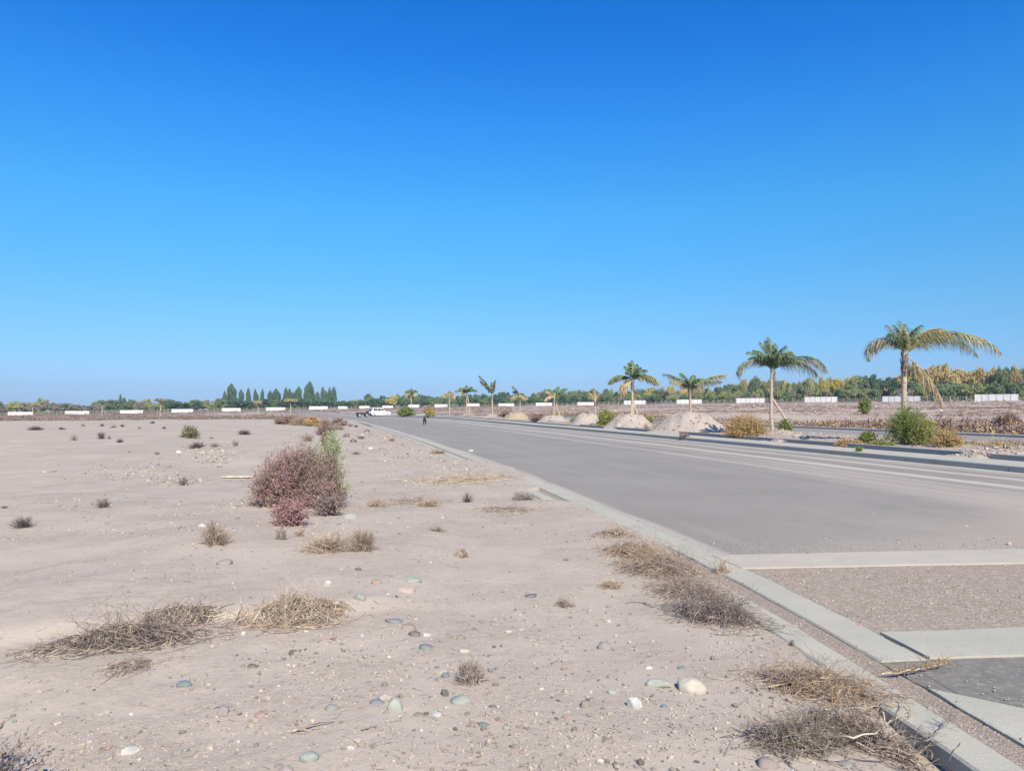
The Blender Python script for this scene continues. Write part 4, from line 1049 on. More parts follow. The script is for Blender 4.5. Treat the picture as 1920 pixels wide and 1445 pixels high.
# ------------------------------------------------------------------ palms
def frond_geo(L, e0, droop, az, n=34, leaf=.42, width=1.0, hang=.35, twist=0.0, bare=.16, lr=.010, ragged=.0):
    """feather frond: e0 start elevation, droop = total bend (rad), az = heading"""
    k = 15; u = np.linspace(0, 1, k); el = e0-droop*u**1.35; ds = L/(k-1)
    hx = np.concatenate([[0], np.cumsum(np.cos(el[:-1])*ds)]); hz = np.concatenate([[0], np.cumsum(np.sin(el[:-1])*ds)])
    d = np.array([math.cos(az), math.sin(az), 0]); side = np.array([-math.sin(az), math.cos(az), 0])
    C = hx[:, None]*d+np.c_[np.zeros((k, 2)), hz]
    VR, FR = tubes(C[None], (.026*(1-.82*u)+.003)[None]*width, 5)
    uu = bare+(1-bare)*np.linspace(0, 1, n); idx = uu*(k-1)
    B = np.stack([np.interp(idx, np.arange(k), C[:, i]) for i in range(3)], 1)
    T = np.gradient(B, axis=0); T /= np.linalg.norm(T, axis=1, keepdims=True)
    up = np.cross(T, side[None]); up *= -1
    Vs, Fs, off = [VR], [FR], len(VR)
    ll = leaf*(np.sin(np.pi*np.clip(uu*.86+.12, 0, 1))**.55)*(.8+.35*rng.random(n))
    for sg in (-1, 1):
        for rep in range(2):
            keep = rng.random(n) > ragged
            a = rng.normal(0, .28, n)+(-.2, .55)[rep]
            dirs = T*.75+sg*side[None]*(.75*np.cos(a))[:, None]+up*(np.sin(a)*.6+.15)[:, None]
            dirs /= np.linalg.norm(dirs, axis=1, keepdims=True)
            l = (ll*rng.uniform(.8, 1.15, n))[keep]; Bk = B[keep]; dk = dirs[keep]
            m1 = Bk+dk*l[:, None]*.5+np.array([0, 0, -1])*(l*hang*.18)[:, None]; m2 = Bk+dk*l[:, None]*.92+np.array([0, 0, -1])*(l*hang)[:, None]
            wv = np.cross(dk, rand_unit(len(l))); wv /= np.linalg.norm(wv, axis=1, keepdims=True); wv *= lr*width
            q = len(l)
            V = np.stack([Bk-wv, Bk+wv, m1+wv*1.15, m1-wv*1.15, m2], 1).reshape(-1, 3)
            b_ = np.arange(q)[:, None]*5+off
            Fs.append(np.concatenate([b_+np.array([0, 1, 2, 3])])); Fs.append(np.c_[b_+3, b_+2, b_+4]); Vs.append(V); off += q*5
    F4 = np.concatenate([f for f in Fs if f.shape[1] == 4]); F3 = np.concatenate([f for f in Fs if f.shape[1] == 3])
    return np.concatenate(Vs), [F4, F3]
FM = {'g': 'frond_green', 'y': 'frond_mixed', 'd': 'frond_dead', 'k': 'frond_grey'}
def palm(px_, py_base, py_crown, s0, fr, label, rb=.13, rt=.085, bow=0.0, detail=1.0, props=(), leafk=1.0, X0=None):
    """fr: list of (heading deg, start elev deg, bend deg, length px, type)"""
    if X0 is None: X0, Y0 = line_pick(px_, s0)
    else: X0, Y0 = X0
    m = Y0/FPX; zt = EYE+(HORIZON-py_crown)*m
    gb = surf_z(X0, Y0); H = zt-gb
    o = root('palm_tree', (X0, Y0, gb), label, 'palm tree', 'young palms planted along the median')
    k = 26; u = np.linspace(0, 1, k); ph = rng.random()*6
    P = np.stack([bow*H*np.sin(np.pi*u)+.03*H/4*np.sin(u*7+ph), .03*np.cos(u*6+ph), u*(H+.1)-.1*(1-u)], 1)
    rr = .82*(rb*(1-u)+rt*u)*(1+.07*np.sin(u*k*1.9))*(1+.25*np.exp(-u*14)); rr *= np.where(u > .86, 1+1.6*(u-.86), 1)
    sides = 12 if detail > .8 else 7
    V, F = tubes(P[None], rr[None], sides); obj('trunk', mesh('trunk', V, F, M['palm_trunk'], True), o)
    # boots: cut leaf bases round the neck
    nb = int(26*detail); mbt = MB()
    for i in range(nb):
        q = i*2.4; zz = H*(.78+.22*i/nb)+.0; c_, s_ = math.cos(q), math.sin(q); r0 = rt*.9; L_ = .16+.1*rng.random()
        p0 = np.array([c_*r0, s_*r0, zz-.12]); p1 = np.array([c_*(r0+.06), s_*(r0+.06), zz+L_*.6]); t_ = np.array([-s_, c_, 0])*.035
        mbt.add([p0-t_, p0+t_, p1+t_*.6, p1-t_*.6, p0-t_-np.array([c_, s_, 0])*.05, p0+t_-np.array([c_, s_, 0])*.05], [(0, 1, 2, 3), (4, 5, 1, 0)])
    if nb: obj('leaf_bases', mbt.mesh('leaf_bases', M['palm_boot']), o)
    for (az, e0, bd, Lp, ty) in fr:
        L_ = Lp*m
        V, F = frond_geo(L_, R(e0), R(bd), R(az), n=max(12, int((18+L_*13)*detail)), leaf=(.46 if ty != 'd' else .38)*min(1.2, .6+L_*.22)*leafk, width=max(1, m/.022),
                         hang=.50 if ty in 'gk' else .85, lr=max(.009, m*.34), ragged=.0 if ty == 'g' else (.15 if ty != 'd' else .05))
        V[:, 2] += H; V[:, 0] += P[-1, 0]*1.0; V[:, 1] += P[-1, 1]
        obj('frond', mesh('frond', V, F, M[FM[ty]]), o)
    return o, (X0, Y0, gb, H, m)
def prop(X0, Y0, gb, m, dx_top, h_top, dx_foot, dy=.0, r=.045, label='', bend=.06):
    P = np.array([[dx_foot, dy, 0], [dx_foot*.5+dx_top*.5+bend, dy*.5, h_top*.5], [dx_top, 0, h_top]]); k = 9
    uu = np.linspace(0, 2, k); Q = np.stack([np.interp(uu, [0, 1, 2], P[:, i]) for i in range(3)], 1); Q += rng.normal(size=Q.shape)*.012
    Q[0] = P[0]
    V, F = tubes((Q-Q[0])[None], (r*np.linspace(1.15, .9, k))[None], 7)
    z = surf_z(X0+dx_foot, Y0+dy)
    V[:, 2] += -.04
    return tag(obj('timber_prop', mesh('timber_prop', V, F, M['prop'], True), loc=(X0+dx_foot, Y0+dy, z)), label, 'timber prop', 'timber props leaning on the palms')

p1 = palm(1697, 815, 664, 16.2, [
    (180, 60, 185, 112, 'k'), (172, 62, 175, 92, 'd'), (168, 64, 150, 70, 'g'), (112, 84, 38, 62, 'g'), (150, 78, 40, 66, 'k'), (95, 88, 25, 66, 'g'), (60, 82, 40, 66, 'g'), (20, 76, 58, 74, 'g'),
    (-70, 80, 60, 62, 'g'), (-20, 66, 75, 82, 'y'), (10, 60, 82, 108, 'y'), (2, 62, 100, 100, 'd'), (-8, 38, 98, 190, 'y'), (8, 34, 88, 168, 'k'), (-14, 48, 105, 150, 'y'), (0, 62, 112, 118, 'd'), (14, 66, 100, 100, 'y'),
    (200, 70, 60, 56, 'g'), (-120, 78, 60, 58, 'y'), (-12, -42, 38, 118, 'd'), (90, 70, 90, 80, 'g')],
    'nearest and tallest palm at the right with long yellowing fronds', rb=.125, rt=.10)
p2 = palm(1450, 812, 694, 16.2, [(170, 68, 80, 62, 'g'), (20, 70, 85, 64, 'g'), (140, 62, 90, 58, 'g'), (45, 64, 90, 58, 'g'), (-45, 66, 90, 56, 'g'), (100, 88, 55, 66, 'g'), (70, 84, 75, 62, 'g'), (-100, 82, 85, 56, 'g'), (10, 78, 105, 60, 'g'), 
    (182, 48, 160, 92, 'k'), (172, 46, 130, 82, 'g'), (100, 84, 40, 60, 'g'), (150, 76, 70, 56, 'g'), (60, 80, 50, 62, 'g'), (-60, 78, 60, 56, 'g'), (-120, 72, 90, 52, 'g'), (20, 72, 85, 62, 'g'),
    (90, 86, 35, 68, 'g'), (200, 66, 80, 48, 'g'), (-90, 74, 80, 50, 'g'), (130, 82, 45, 62, 'g'), (0, 42, 98, 112, 'g'), (-6, 34, 92, 110, 'k'), (8, 30, 90, 100, 'y'), (-30, 60, 90, 52, 'g'), (-150, 70, 80, 50, 'g')],
    'second palm from the right, full green tuft and arching side fronds', rb=.115, rt=.08, bow=-.035)
X0, Y0, gb, H, m = p2[1]
prop(X0, Y0, gb, m, -.06, H*.58, 37*m, -.1, .055, 'long pale timber prop slanting against the second palm from the right')
p3 = palm(1294, 782, 730, 16.6, [
    (176, 52, 55, 60, 'k'), (186, 40, 40, 42, 'y'), (120, 74, 55, 42, 'g'), (60, 70, 60, 40, 'g'), (150, 60, 60, 44, 'g'), (-60, 66, 70, 34, 'g'), (4, 38, 42, 76, 'y'), (-6, 34, 52, 62, 'k'), (20, 60, 70, 40, 'g'), (-120, 66, 70, 34, 'g'), (195, 20, 70, 24, 'd'), (-10, 25, 70, 28, 'd')],
    'palm with low flat spreading fronds above the largest heap', rb=.11, rt=.085)
p4 = palm(1186, 780, 713, 16.6, [
    (180, 36, 110, 54, 'g'), (170, 30, 95, 46, 'k'), (110, 84, 45, 38, 'g'), (60, 78, 60, 40, 'g'), (20, 68, 90, 40, 'g'), (-60, 76, 80, 36, 'g'), (140, 80, 60, 34, 'g'), (-130, 70, 90, 30, 'g'), (88, 88, 30, 40, 'g'),
    (0, 34, 105, 58, 'y'), (8, 30, 100, 50, 'k'), (188, -20, 70, 38, 'd'), (200, -30, 60, 36, 'd'), (0, 55, 100, 34, 'g'), (170, 0, 90, 34, 'd')],
    'green-topped palm behind the second heap with brown skirt', rb=.115, rt=.09)
X0, Y0, gb, H, m = p4[1]
prop(X0, Y0, gb, m, .02, H*.55, 13*m, -.1, .07, 'right pale prop of the palm behind the second heap', .05)
prop(X0, Y0, gb, m, -.05, H*.5, -4*m, -.5, .06, 'left pale prop of the palm behind the second heap', -.03)
p5 = palm(1116, 778, 752, 17.2, [(100, 86, 25, 22, 'd'), (180, 70, 40, 20, 'd'), (20, 74, 40, 18, 'd'), (175, 60, 60, 16, 'y')], 'short pale palm stump with a few dead upright fronds', rb=.10, rt=.08, detail=.6)
p6 = palm(1040, 775, 745, 17.0, [(20, 62, 80, 34, 'g'), (60, 74, 60, 28, 'g'), (-20, 58, 90, 26, 'g'), (165, 60, 70, 22, 'd'), (190, 20, 90, 22, 'd'), (140, 72, 60, 22, 'g')], 'palm with a curved pale trunk and fronds blown to the right', rb=.10, rt=.08, bow=-.03, detail=.6)
X0, Y0, gb, H, m = p6[1]
prop(X0, Y0, gb, m, .1, H*.75, 12*m, -.1, .06, 'thin pale prop right of the curved palm')
p7 = palm(975, 775, 744, 17.0, [(170, 72, 50, 26, 'k'), (150, 68, 90, 20, 'g'), (10, 30, 90, 16, 'y'), (190, 20, 80, 20, 'y'), (-20, 10, 60, 14, 'd'), (60, 60, 80, 14, 'g')], 'thin palm with one black upright frond over the yellowish heap', rb=.07, rt=.06, detail=.6)
p8 = palm(923, 778, 740, 17.0, [(172, 62, 18, 44, 'k'), (168, 58, 28, 36, 'k'), (180, 68, 20, 30, 'g'), (60, 84, 20, 26, 'k'), (20, 84, 14, 28, 'k'), (120, 86, 15, 24, 'g'), (-60, 80, 30, 22, 'k')], 'dark palm with one long frond pointing up to the left', rb=.12, rt=.10, detail=.6)
p9 = palm(875, 772, 736, 17.0, [(180, 42, 90, 24, 'g'), (160, 60, 70, 18, 'g'), (100, 84, 40, 15, 'g'), (40, 66, 70, 18, 'g'), (0, 44, 90, 22, 'g'), (-60, 70, 80, 14, 'g'), (185, 10, 80, 16, 'y'), (-120, 70, 80, 14, 'g')], 'small umbrella-shaped palm left of the dark palm', rb=.10, rt=.08, detail=.6)
X0, Y0, gb, H, m = p9[1]
prop(X0, Y0, gb, m, .1, H*.9, 6*m, -.1, .07, 'pale prop right of the small umbrella-shaped palm')
palm(843, 776, 742, 17.0, [(180, 60, 100, 12, 'd'), (0, 60, 110, 12, 'd'), (100, 84, 40, 10, 'k'), (170, 20, 80, 14, 'd'), (10, 10, 80, 12, 'd'), (60, 70, 60, 9, 'g')], 'withered palm with hanging tan fronds left of the umbrella-shaped palm', rb=.12, rt=.10, detail=.5)
palm(771, 765, 738, 17.0, [(180, 52, 100, 13, 'g'), (0, 52, 100, 14, 'g'), (90, 84, 40, 10, 'g'), (150, 66, 80, 11, 'g'), (30, 66, 80, 11, 'g'), (190, 5, 80, 12, 'd'), (-10, 5, 80, 11, 'd'), (-60, 60, 90, 10, 'g')], 'farthest palm of the row near the white car', rb=.14, rt=.12, detail=.5)
# palms standing out on the left field
for (a, yb, yc, lab, fr_) in [
    (301, 782, 753, 'dark round-headed palm on the left field under a slim trunk', [(q, 58, 120, 12, 'k') for q in (0, 50, 90, 140, 185, 240, 300)]),
    (545, 777, 753, 'pale green palm in the left field before the poplars', [(q, 45, 90, 13, 'y') for q in (0, 60, 130, 180, 240, 310)]),
    (192, 778, 757, 'ragged dark palm at the far left before the trees', [(170, 50, 40, 9, 'k'), (10, 50, 60, 9, 'k'), (100, 80, 40, 7, 'k'), (150, 60, 40, 8, 'g'), (-50, 60, 60, 7, 'g')]),
    (484, 776, 758, 'small yellow palm between the poplars and the plain', [(q, 65, 90, 9, 'd') for q in (0, 80, 150, 200, 300)]),
    (62, 780, 760, 'bushy tan palm before the first wall section', [(q, 50, 110, 11, 'y') for q in (10, 70, 120, 170, 230, 320)])]:
    x, y, z = pick(a, yb, lambda u_, v_: float(ground_z(u_, v_)))
    y = min(max(y, 110), 240); x = (a-CX)/FPX*y
    palm(a, yb, yc, 0, fr_, lab, rb=.16, rt=.13, detail=.4, X0=(x, y))

# ------------------------------------------------------------------ bushes on the median and field
plant(1405, 822, 86, 40, 'goldbush', 'golden brown rounded bush beside the second palm', 'bush', 'bush', dens=2.4)
plant(1475, 813, 30, 26, 'green', 'small green bush between second palm and its prop', 'bush', 'bush', dens=2.4)
mb_ = plant(1716, 832, 84, 70, 'green', 'large leafy green bush hiding the foot of the nearest palm', 'bush', 'bush', dens=3.0)
plant(1742, 834, 56, 50, 'lime', 'yellow-green bush merging into the right of the large green one', 'bush', 'bush', dens=2.2)
plant(1785, 838, 62, 30, 'goldbush', 'low golden grass clump right of the yellow-green bush', 'bush', 'bush', dens=1.6)
plant(1633, 832, 36, 22, 'green', 'small dark green bush left of the large leafy bush', 'bush', 'bush', dens=2.2)
plant(1600, 838, 60, 12, 'goldbush', 'low rusty grass left of the small dark green bush', 'low_shrub', 'shrub', dens=1.4)
plant(1660, 838, 60, 10, 'lime', 'low yellow-green weeds under the small dark green bush', 'low_shrub', 'shrub', dens=1.3)
plant(1138, 800, 38, 32, 'lime', 'yellow-green bush between second and third heaps', 'bush', 'bush', dens=3)
plant(1085, 792, 30, 12, 'lime', 'low lime weeds left of the smooth rounded heap', 'low_shrub', 'shrub', dens=2)
plant(1218, 796, 20, 14, 'lime', 'small lime weed right of the second heap', 'low_shrub', 'shrub', dens=2)
plant(1232, 806, 26, 13, 'grass', 'dry straw tuft between the first two heaps', 'dry_tuft', 'dry plant', dens=2)
plant(1213, 806, 24, 14, 'gold', 'dry grey straw at the right foot of the second heap', 'dry_tuft', 'dry plant', dens=1.6)
plant(1285, 824, 22, 8, 'mauve', 'small mauve weed at the front foot of the largest heap', 'dry_tuft', 'dry plant', dens=1.6)
plant(760, 782, 34, 16, 'green', 'low green bush beside the flat pale heap', 'bush', 'bush', dens=3)
plant(805, 783, 16, 10, 'lime', 'small lime bush behind the black dog', 'bush', 'bush', dens=3)
plant(803, 776, 20, 14, 'goldbush', 'straw-coloured bush above the small lime bush', 'bush', 'bush', dens=3)
plant(1010, 790, 40, 12, 'rustbush', 'low reddish shrub between the yellowish and pinkish heaps', 'low_shrub', 'shrub', dens=2)
plant(948, 782, 30, 10, 'rustbush', 'low reddish shrub left of the yellowish heap', 'low_shrub', 'shrub', dens=2)
plant(1612, 846, 14, 8, 'green', 'tiny green weed growing from the open ditch', 'weed', 'weed', dens=1.6)
fg = lambda u_, v_: float(ground_z(u_, v_))
plant(1625, 776, 26, 30, 'green', 'lone bright green sapling out in the right field', 'sapling', 'sapling', dens=3, fn=fg)
plant(1900, 798, 60, 22, 'rustbush', 'reddish brown shrub in the right field at the right edge', 'low_shrub', 'shrub', dens=2, fn=fg)
plant(1235, 800, 34, 12, 'brown', 'brown scrub behind the gap of the first two heaps', 'low_shrub', 'shrub', dens=1.6)

# ------------------------------------------------------------------ far scrub (uncountable)
def scrub(name, X, Y, zf, size, hgt, mats, tall=1.0):
    n = len(X); k = 12
    C = np.stack([X, Y, zf(X, Y)], 1); w_ = size*(.5+rng.random(n)); k = 26 if n < 4000 else 15; h_ = hgt*(.4+rng.random(n))
    O = rng.normal(size=(n, k, 3))*.30; O[..., 2] = np.abs(O[..., 2])*1.1
    P = C[:, None]+O*np.stack([w_, w_, h_], 1)[:, None]
    V, F = leaf_quads(P.reshape(-1, 3), np.repeat(w_*.10, k), up=.8, long=3.0)
    mi = np.repeat(rng.integers(0, len(mats), n), k)
    return tag(obj(name, mesh(name, V, F, [M[q] for q in mats], False, midx=mi)), kind='stuff')
def field_points(n, az0, az1, d0, d1, thr, sx=22, sy=14, seed=200, smin=30.4):
    u = rng.random(n); d = d0*(d1/d0)**u; az = rng.uniform(az0, az1, n); X = az*d; Y = d
    s, t = to_st(X, Y); k = (s > smin) | ((s < -3) & (Y > 94)) | (Y > 235)
    k &= fbm(X/sx, Y/sy, seed, 4) > thr
    k &= Y < wall_dist(az)+25
    return X[k], Y[k]
X, Y = field_points(34000, -.2, .95, 38, 360, .03, 20, 7); scrub('field_scrub', X, Y, ground_z, .50+.0010*Y, .30, ['scrub_brown', 'scrub_mauve', 'scrub_brown', 'dry_brown'])
X, Y = field_points(17000, -.95, .0, 94, 430, .02, 22, 12); scrub('field_scrub', X, Y, ground_z, .65+.0016*Y, .62, ['scrub_brown', 'scrub_mauve', 'dry_dark', 'scrub_olive', 'scrub_brown'])
# brown fringe along the far edge of the second road
t_ = rng.uniform(12, 120, 1900); s_ = 30.2+np.abs(rng.normal(size=1900))*1.1; X, Y = from_st(s_, t_)
scrub('roadside_scrub', X, Y, ground_z, .75+0*X, .55, ['scrub_brown', 'scrub_brown', 'gold_bush', 'scrub_mauve'])
# low weeds over the median
t_ = rng.uniform(14, 120, 1500); s_ = rng.uniform(16.5, 20.6, 1500); X, Y = from_st(s_, t_); k = fbm(X/4, Y/4, 301, 3) > .08; X, Y = X[k], Y[k]
scrub('median_weeds', X, Y, lambda a_, b_: median_z(*to_st(a_, b_)), .30+0*X, .22, ['scrub_brown', 'gold_bush', 'lime', 'scrub_mauve'])
# pale stones strewn over the right field
X, Y = field_points(5000, .05, .9, 38, 240, .0, 14, 6, 222)
gravel('field_stones', X, Y, .0011*Y*np.exp(.45*rng.normal(size=len(X))), ground_z, wts=np.array([.70, .14, .06, .10, 0, .02, 0, .01, .35]), flat=.6)
# undergrowth along the foot of the trees
n = 9000; az = rng.uniform(-.95, .95, n); d = wall_dist(az)+rng.uniform(10, 42, n)
scrub('undergrowth', az*d, d, ground_z, 2.4+0*d, 2.0, ['scrub_brown', 'tree_dark', 'scrub_olive', 'tree_green', 'tree_bare'])

# ------------------------------------------------------------------ far wall sections and wire fence
def far_point(px_):
    dx, dy, dz = ray(px_, HORIZON); a = dx/dy; D = float(wall_dist(a)); return a*D, D
ORD = ['first', 'second', 'third', 'fourth', 'fifth', 'sixth', 'seventh', 'eighth', 'ninth', 'tenth', 'eleventh', 'twelfth', 'thirteenth', 'fourteenth', 'fifteenth', 'sixteenth', 'seventeenth', 'eighteenth', 'nineteenth', 'twentieth']
TENS = ['', '', 'twenty', 'thirty', 'forty', 'fifty', 'sixty', 'seventy', 'eighty', 'ninety']
TENTH = ['', '', 'twentieth', 'thirtieth', 'fortieth', 'fiftieth', 'sixtieth', 'seventieth', 'eightieth', 'ninetieth']
def ordinal(i):
    if i < 20: return ORD[i]
    k = i+1
    return TENTH[k//10] if k % 10 == 0 else f'{TENS[k//10]}-{ORD[k%10-1]}'
pm = MB(); pm.box(0, 1, -.05, .05, 0, 1); panel_me = pm.mesh('panel', M['wall'])
pm = MB(); pm.box(-.07, .07, -.09, .09, 0, 2.06); post_me = pm.mesh('post', M['post'])
ends = []
for i, (x0, x1, yb, Z) in enumerate(WALLS):
    A = np.array(far_point(x0)); B = np.array(far_point(x1)); Dm = (A[1]+B[1])/2
    A = A*(A[1]+(Dm-A[1])*.35)/A[1]; B = B*(B[1]+(Dm-B[1])*.35)/B[1]; Lw = float(np.linalg.norm(B-A)); a_ = math.atan2(B[1]-A[1], B[0]-A[0])
    zb = EYE+(HORIZON-yb)/FPX*(A[1]+B[1])/2
    top = {21: 13.5, 20: 11.3, 19: 10.6, 18: 9.2, 17: 8.6, 16: 8.2}.get(i, 6.2 if i > 9 else 5.0)*(A[1]+B[1])/2/FPX
    if i == 22: top = 2.0
    pos = 'from the left along the far treeline'
    o = root('wall_section', (A[0], A[1], zb), f'white panelled wall section, {ordinal(i)} {pos}', 'wall', 'white wall sections before the far trees', a_)
    nseg = 6
    for j in range(nseg):
        q = obj('panel', panel_me, o, (j*Lw/nseg+.05, 0, -.3)); q.scale = (Lw/nseg-.1, 1, top+.3)
    for j in range(nseg+1):
        q = obj('post', post_me, o, (j*Lw/nseg, 0, -.3)); q.scale = (1, 1, (top+.35)/2.06)
    ends.append((A, B, zb))
for i in range(len(ends)-1):
    A, B = ends[i][1], ends[i+1][0]; z0, z1 = ends[i][2], ends[i+1][2]; n = max(3, int(np.linalg.norm(B-A)/3.2))
    o = root('wire_fence', (A[0], A[1], z0), f'thin wire fence filling the {ordinal(i)} gap between white wall sections', 'fence', 'wire fences between the wall sections')
    m_ = MB(); 
    for hh in (.5, 1.0, 1.5):
        r_ = .022; a3, b3 = np.array([0, 0, hh]), np.array([B[0]-A[0], B[1]-A[1], z1-z0+hh])
        V, F = tubes(np.array([[a3, b3]]), np.full((1, 2), r_), 3); m_.add(V, F)
    obj('wires', m_.mesh('wires', M['wire']), o)
    for j in range(1, n):
        f_ = j/n; q = obj('post', post_me, o, ((B[0]-A[0])*f_, (B[1]-A[1])*f_, (z1-z0)*f_-.4)); q.scale = (.8, .8, 1.05)

# ------------------------------------------------------------------ trees
def crown_mesh(kind, mat, n=2600):
    """unit crown: footprint about 1 wide, height 0..1"""
    if kind == 'poplar':
        z = rng.random(n)**.95; prof = .5*np.minimum(1, (1-z)/.24)**.7*np.minimum(1, (z+.12)/.25)**.5
        a = rng.random(n)*6.28; lob = 1+.28*np.sin(a*3+z*9)+.25*fbm(a*1.2, z*9, 3, 3)
        r_ = prof*lob*(.35+.65*rng.random(n)**.5)
        P = np.stack([r_*np.cos(a), r_*np.sin(a), .05+z*.95], 1); sz = .085; long = 1.4; up = .8
    elif kind == 'poplar_pair':
        P = []
        for cx_, hh, ww in ((-.22, 1.0, .55), (.22, .82, .6), (.0, .62, .7)):
            k = n//3; z = rng.random(k)**.85; a = rng.random(k)*6.28; r_ = .5*ww*np.minimum(1, (1-z)/.24)**.7*np.minimum(1, (z+.12)/.25)**.5*(1+.3*fbm(a*1.2, z*8, 4, 3))*(.35+.65*rng.random(k)**.5)
            P.append(np.stack([cx_+r_*np.cos(a), r_*np.sin(a), .03+z*.96*hh], 1))
        P = np.concatenate(P); sz = .08; long = 1.4; up = .8
    else:
        nc = {'round': 30, 'wide': 44, 'thin': 34, 'bare': 22}[kind]
        c = rng.normal(size=(nc, 3)); c /= np.linalg.norm(c, axis=1, keepdims=True); c *= (rng.random(nc)**.4)[:, None]*np.array([.36, .36, .36 if kind != 'thin' else .42])
        c[:, 2] += .56 if kind != 'wide' else .5; rr = rng.uniform(.09, .20, nc)
        i = rng.integers(0, nc, n); d = rand_unit(n)*(rng.random(n)**.45)[:, None]
        P = c[i]+d*rr[i][:, None]*np.array([1, 1, .85]); sz = {'thin': .028, 'wide': .034, 'bare': .03}.get(kind, .05); long = {'thin': 4.0, 'wide': 2.8, 'bare': 3.5}.get(kind, 1.5); up = {'thin': 2.2, 'wide': 1.2, 'bare': 1.5}.get(kind, .2)
        P[:, 2] = np.maximum(P[:, 2], .04)
    V, F = leaf_quads(P, sz, up, long)
    return mesh('crown', V, F, M[mat])
def trunk_mesh(limbs=5):
    P = [np.stack([np.zeros(5), np.zeros(5), np.linspace(-.04, .7, 5)], 1)]; r_ = [np.linspace(.035, .012, 5)]
    for i in range(limbs):
        a = i*2.2+rng.random(); z0 = .18+.4*i/limbs; u = np.linspace(0, 1, 5)
        P.append(np.stack([np.cos(a)*.3*u, np.sin(a)*.3*u, z0+.32*u**.8], 1)); r_.append(np.linspace(.016, .004, 5))
    V, F = tubes(np.array(P), np.array(r_), 5); return mesh('trunk', V, F, M['bark'])
def bare_mesh():
    n = 260; a = rng.random(n)*6.28; z0 = rng.uniform(.2, .75, n); L_ = rng.uniform(.12, .32, n); e = rng.uniform(.6, 1.3, n); u = np.linspace(0, 1, 4)[None]
    r0 = rng.random(n)*.18
    P = np.stack([(np.cos(a)*r0)[:, None]+(np.cos(a)*np.cos(e)*L_)[:, None]*u, (np.sin(a)*r0)[:, None]+(np.sin(a)*np.cos(e)*L_)[:, None]*u, z0[:, None]+(np.sin(e)*L_)[:, None]*u], -1)
    V, F = tubes(P, .006*(1-.6*u)*np.ones((n, 4))); return mesh('branches', V, F, M['tree_bare'])
TR = {}
for key, kd, mt, v in [('poplar', 'poplar', 'tree_dark', 3), ('poplar_pair', 'poplar_pair', 'tree_dark', 2), ('green', 'round', 'tree_green', 3), ('dark', 'round', 'tree_dark', 3), ('lime', 'thin', 'tree_lime', 3),
                       ('yellow', 'thin', 'tree_yellow', 2), ('gold', 'wide', 'tree_gold', 3), ('bare', 'bare', 'tree_bare', 2), ('olive', 'thin', 'tree_green', 2)]:
    TR[key] = [(crown_mesh(kd, mt, 3000 if kd != 'bare' else 900), trunk_mesh(), bare_mesh() if kd == 'bare' else None) for _ in range(v)]
TREES = []   # (px, top y, width px, extra distance, key)
for a, ty, wpx, key in [(421, 735, 7, 'poplar'), (434, 722, 15, 'poplar'), (452, 732, 9, 'poplar'), (466, 729, 14, 'poplar_pair'), (480, 731, 12, 'poplar_pair'), (492, 731, 6, 'poplar'),
                        (507, 734, 9, 'poplar'), (518, 731, 14, 'poplar'), (536, 729, 9, 'poplar'), (546, 730, 14, 'poplar_pair'), (560, 727, 12, 'poplar'), (573, 733, 7, 'poplar'), (581, 718, 15, 'poplar'),
                        (595, 736, 10, 'poplar'), (608, 727, 15, 'poplar_pair'), (618, 728, 6, 'poplar'), (626, 727, 9, 'poplar'), (226, 740, 10, 'poplar_pair'), (233, 746, 6, 'poplar'), (691, 738, 16, 'dark'), (588, 744, 16, 'dark'), (443, 744, 10, 'dark'), (1920, 682, 22, 'bare')]:
    TREES.append((a, ty, wpx, rng.uniform(45, 70), key))
TREES.append((735, 743, 26, 24, 'yellow'))
# left low treeline
for a in np.arange(-120, 660, 11.5):
    a += rng.uniform(-5, 5); ty = 756+rng.uniform(-5, 4) if a < 200 else (752+rng.uniform(-6, 4) if a < 405 else 751+rng.uniform(-5, 4))
    if 60 <= a <= 130: ty -= 3
    TREES.append((a, ty, rng.uniform(20, 30), rng.uniform(24, 60), rng.choice(['green', 'dark', 'dark', 'green', 'olive', 'bare', 'lime'] if a < 420 else ['dark', 'green', 'dark'])))
prx = [640, 680, 720, 735, 760, 775, 810, 850, 880, 920, 960, 1000, 1030, 1060, 1090, 1130, 1160, 1200, 1225, 1260, 1300, 1330, 1360, 1400, 1430, 1500, 1540, 1560, 1600, 1640, 1680, 1705, 1740, 1780, 1820, 1850, 1880, 1920, 2100]
pry = [748, 745, 742, 744, 738, 737, 742, 738, 740, 738, 737, 738, 732, 735, 731, 729, 732, 727, 724, 727, 724, 727, 723, 711, 711, 714, 710, 708, 708, 704, 704, 687, 682, 685, 690, 689, 688, 688, 688]
a = 640
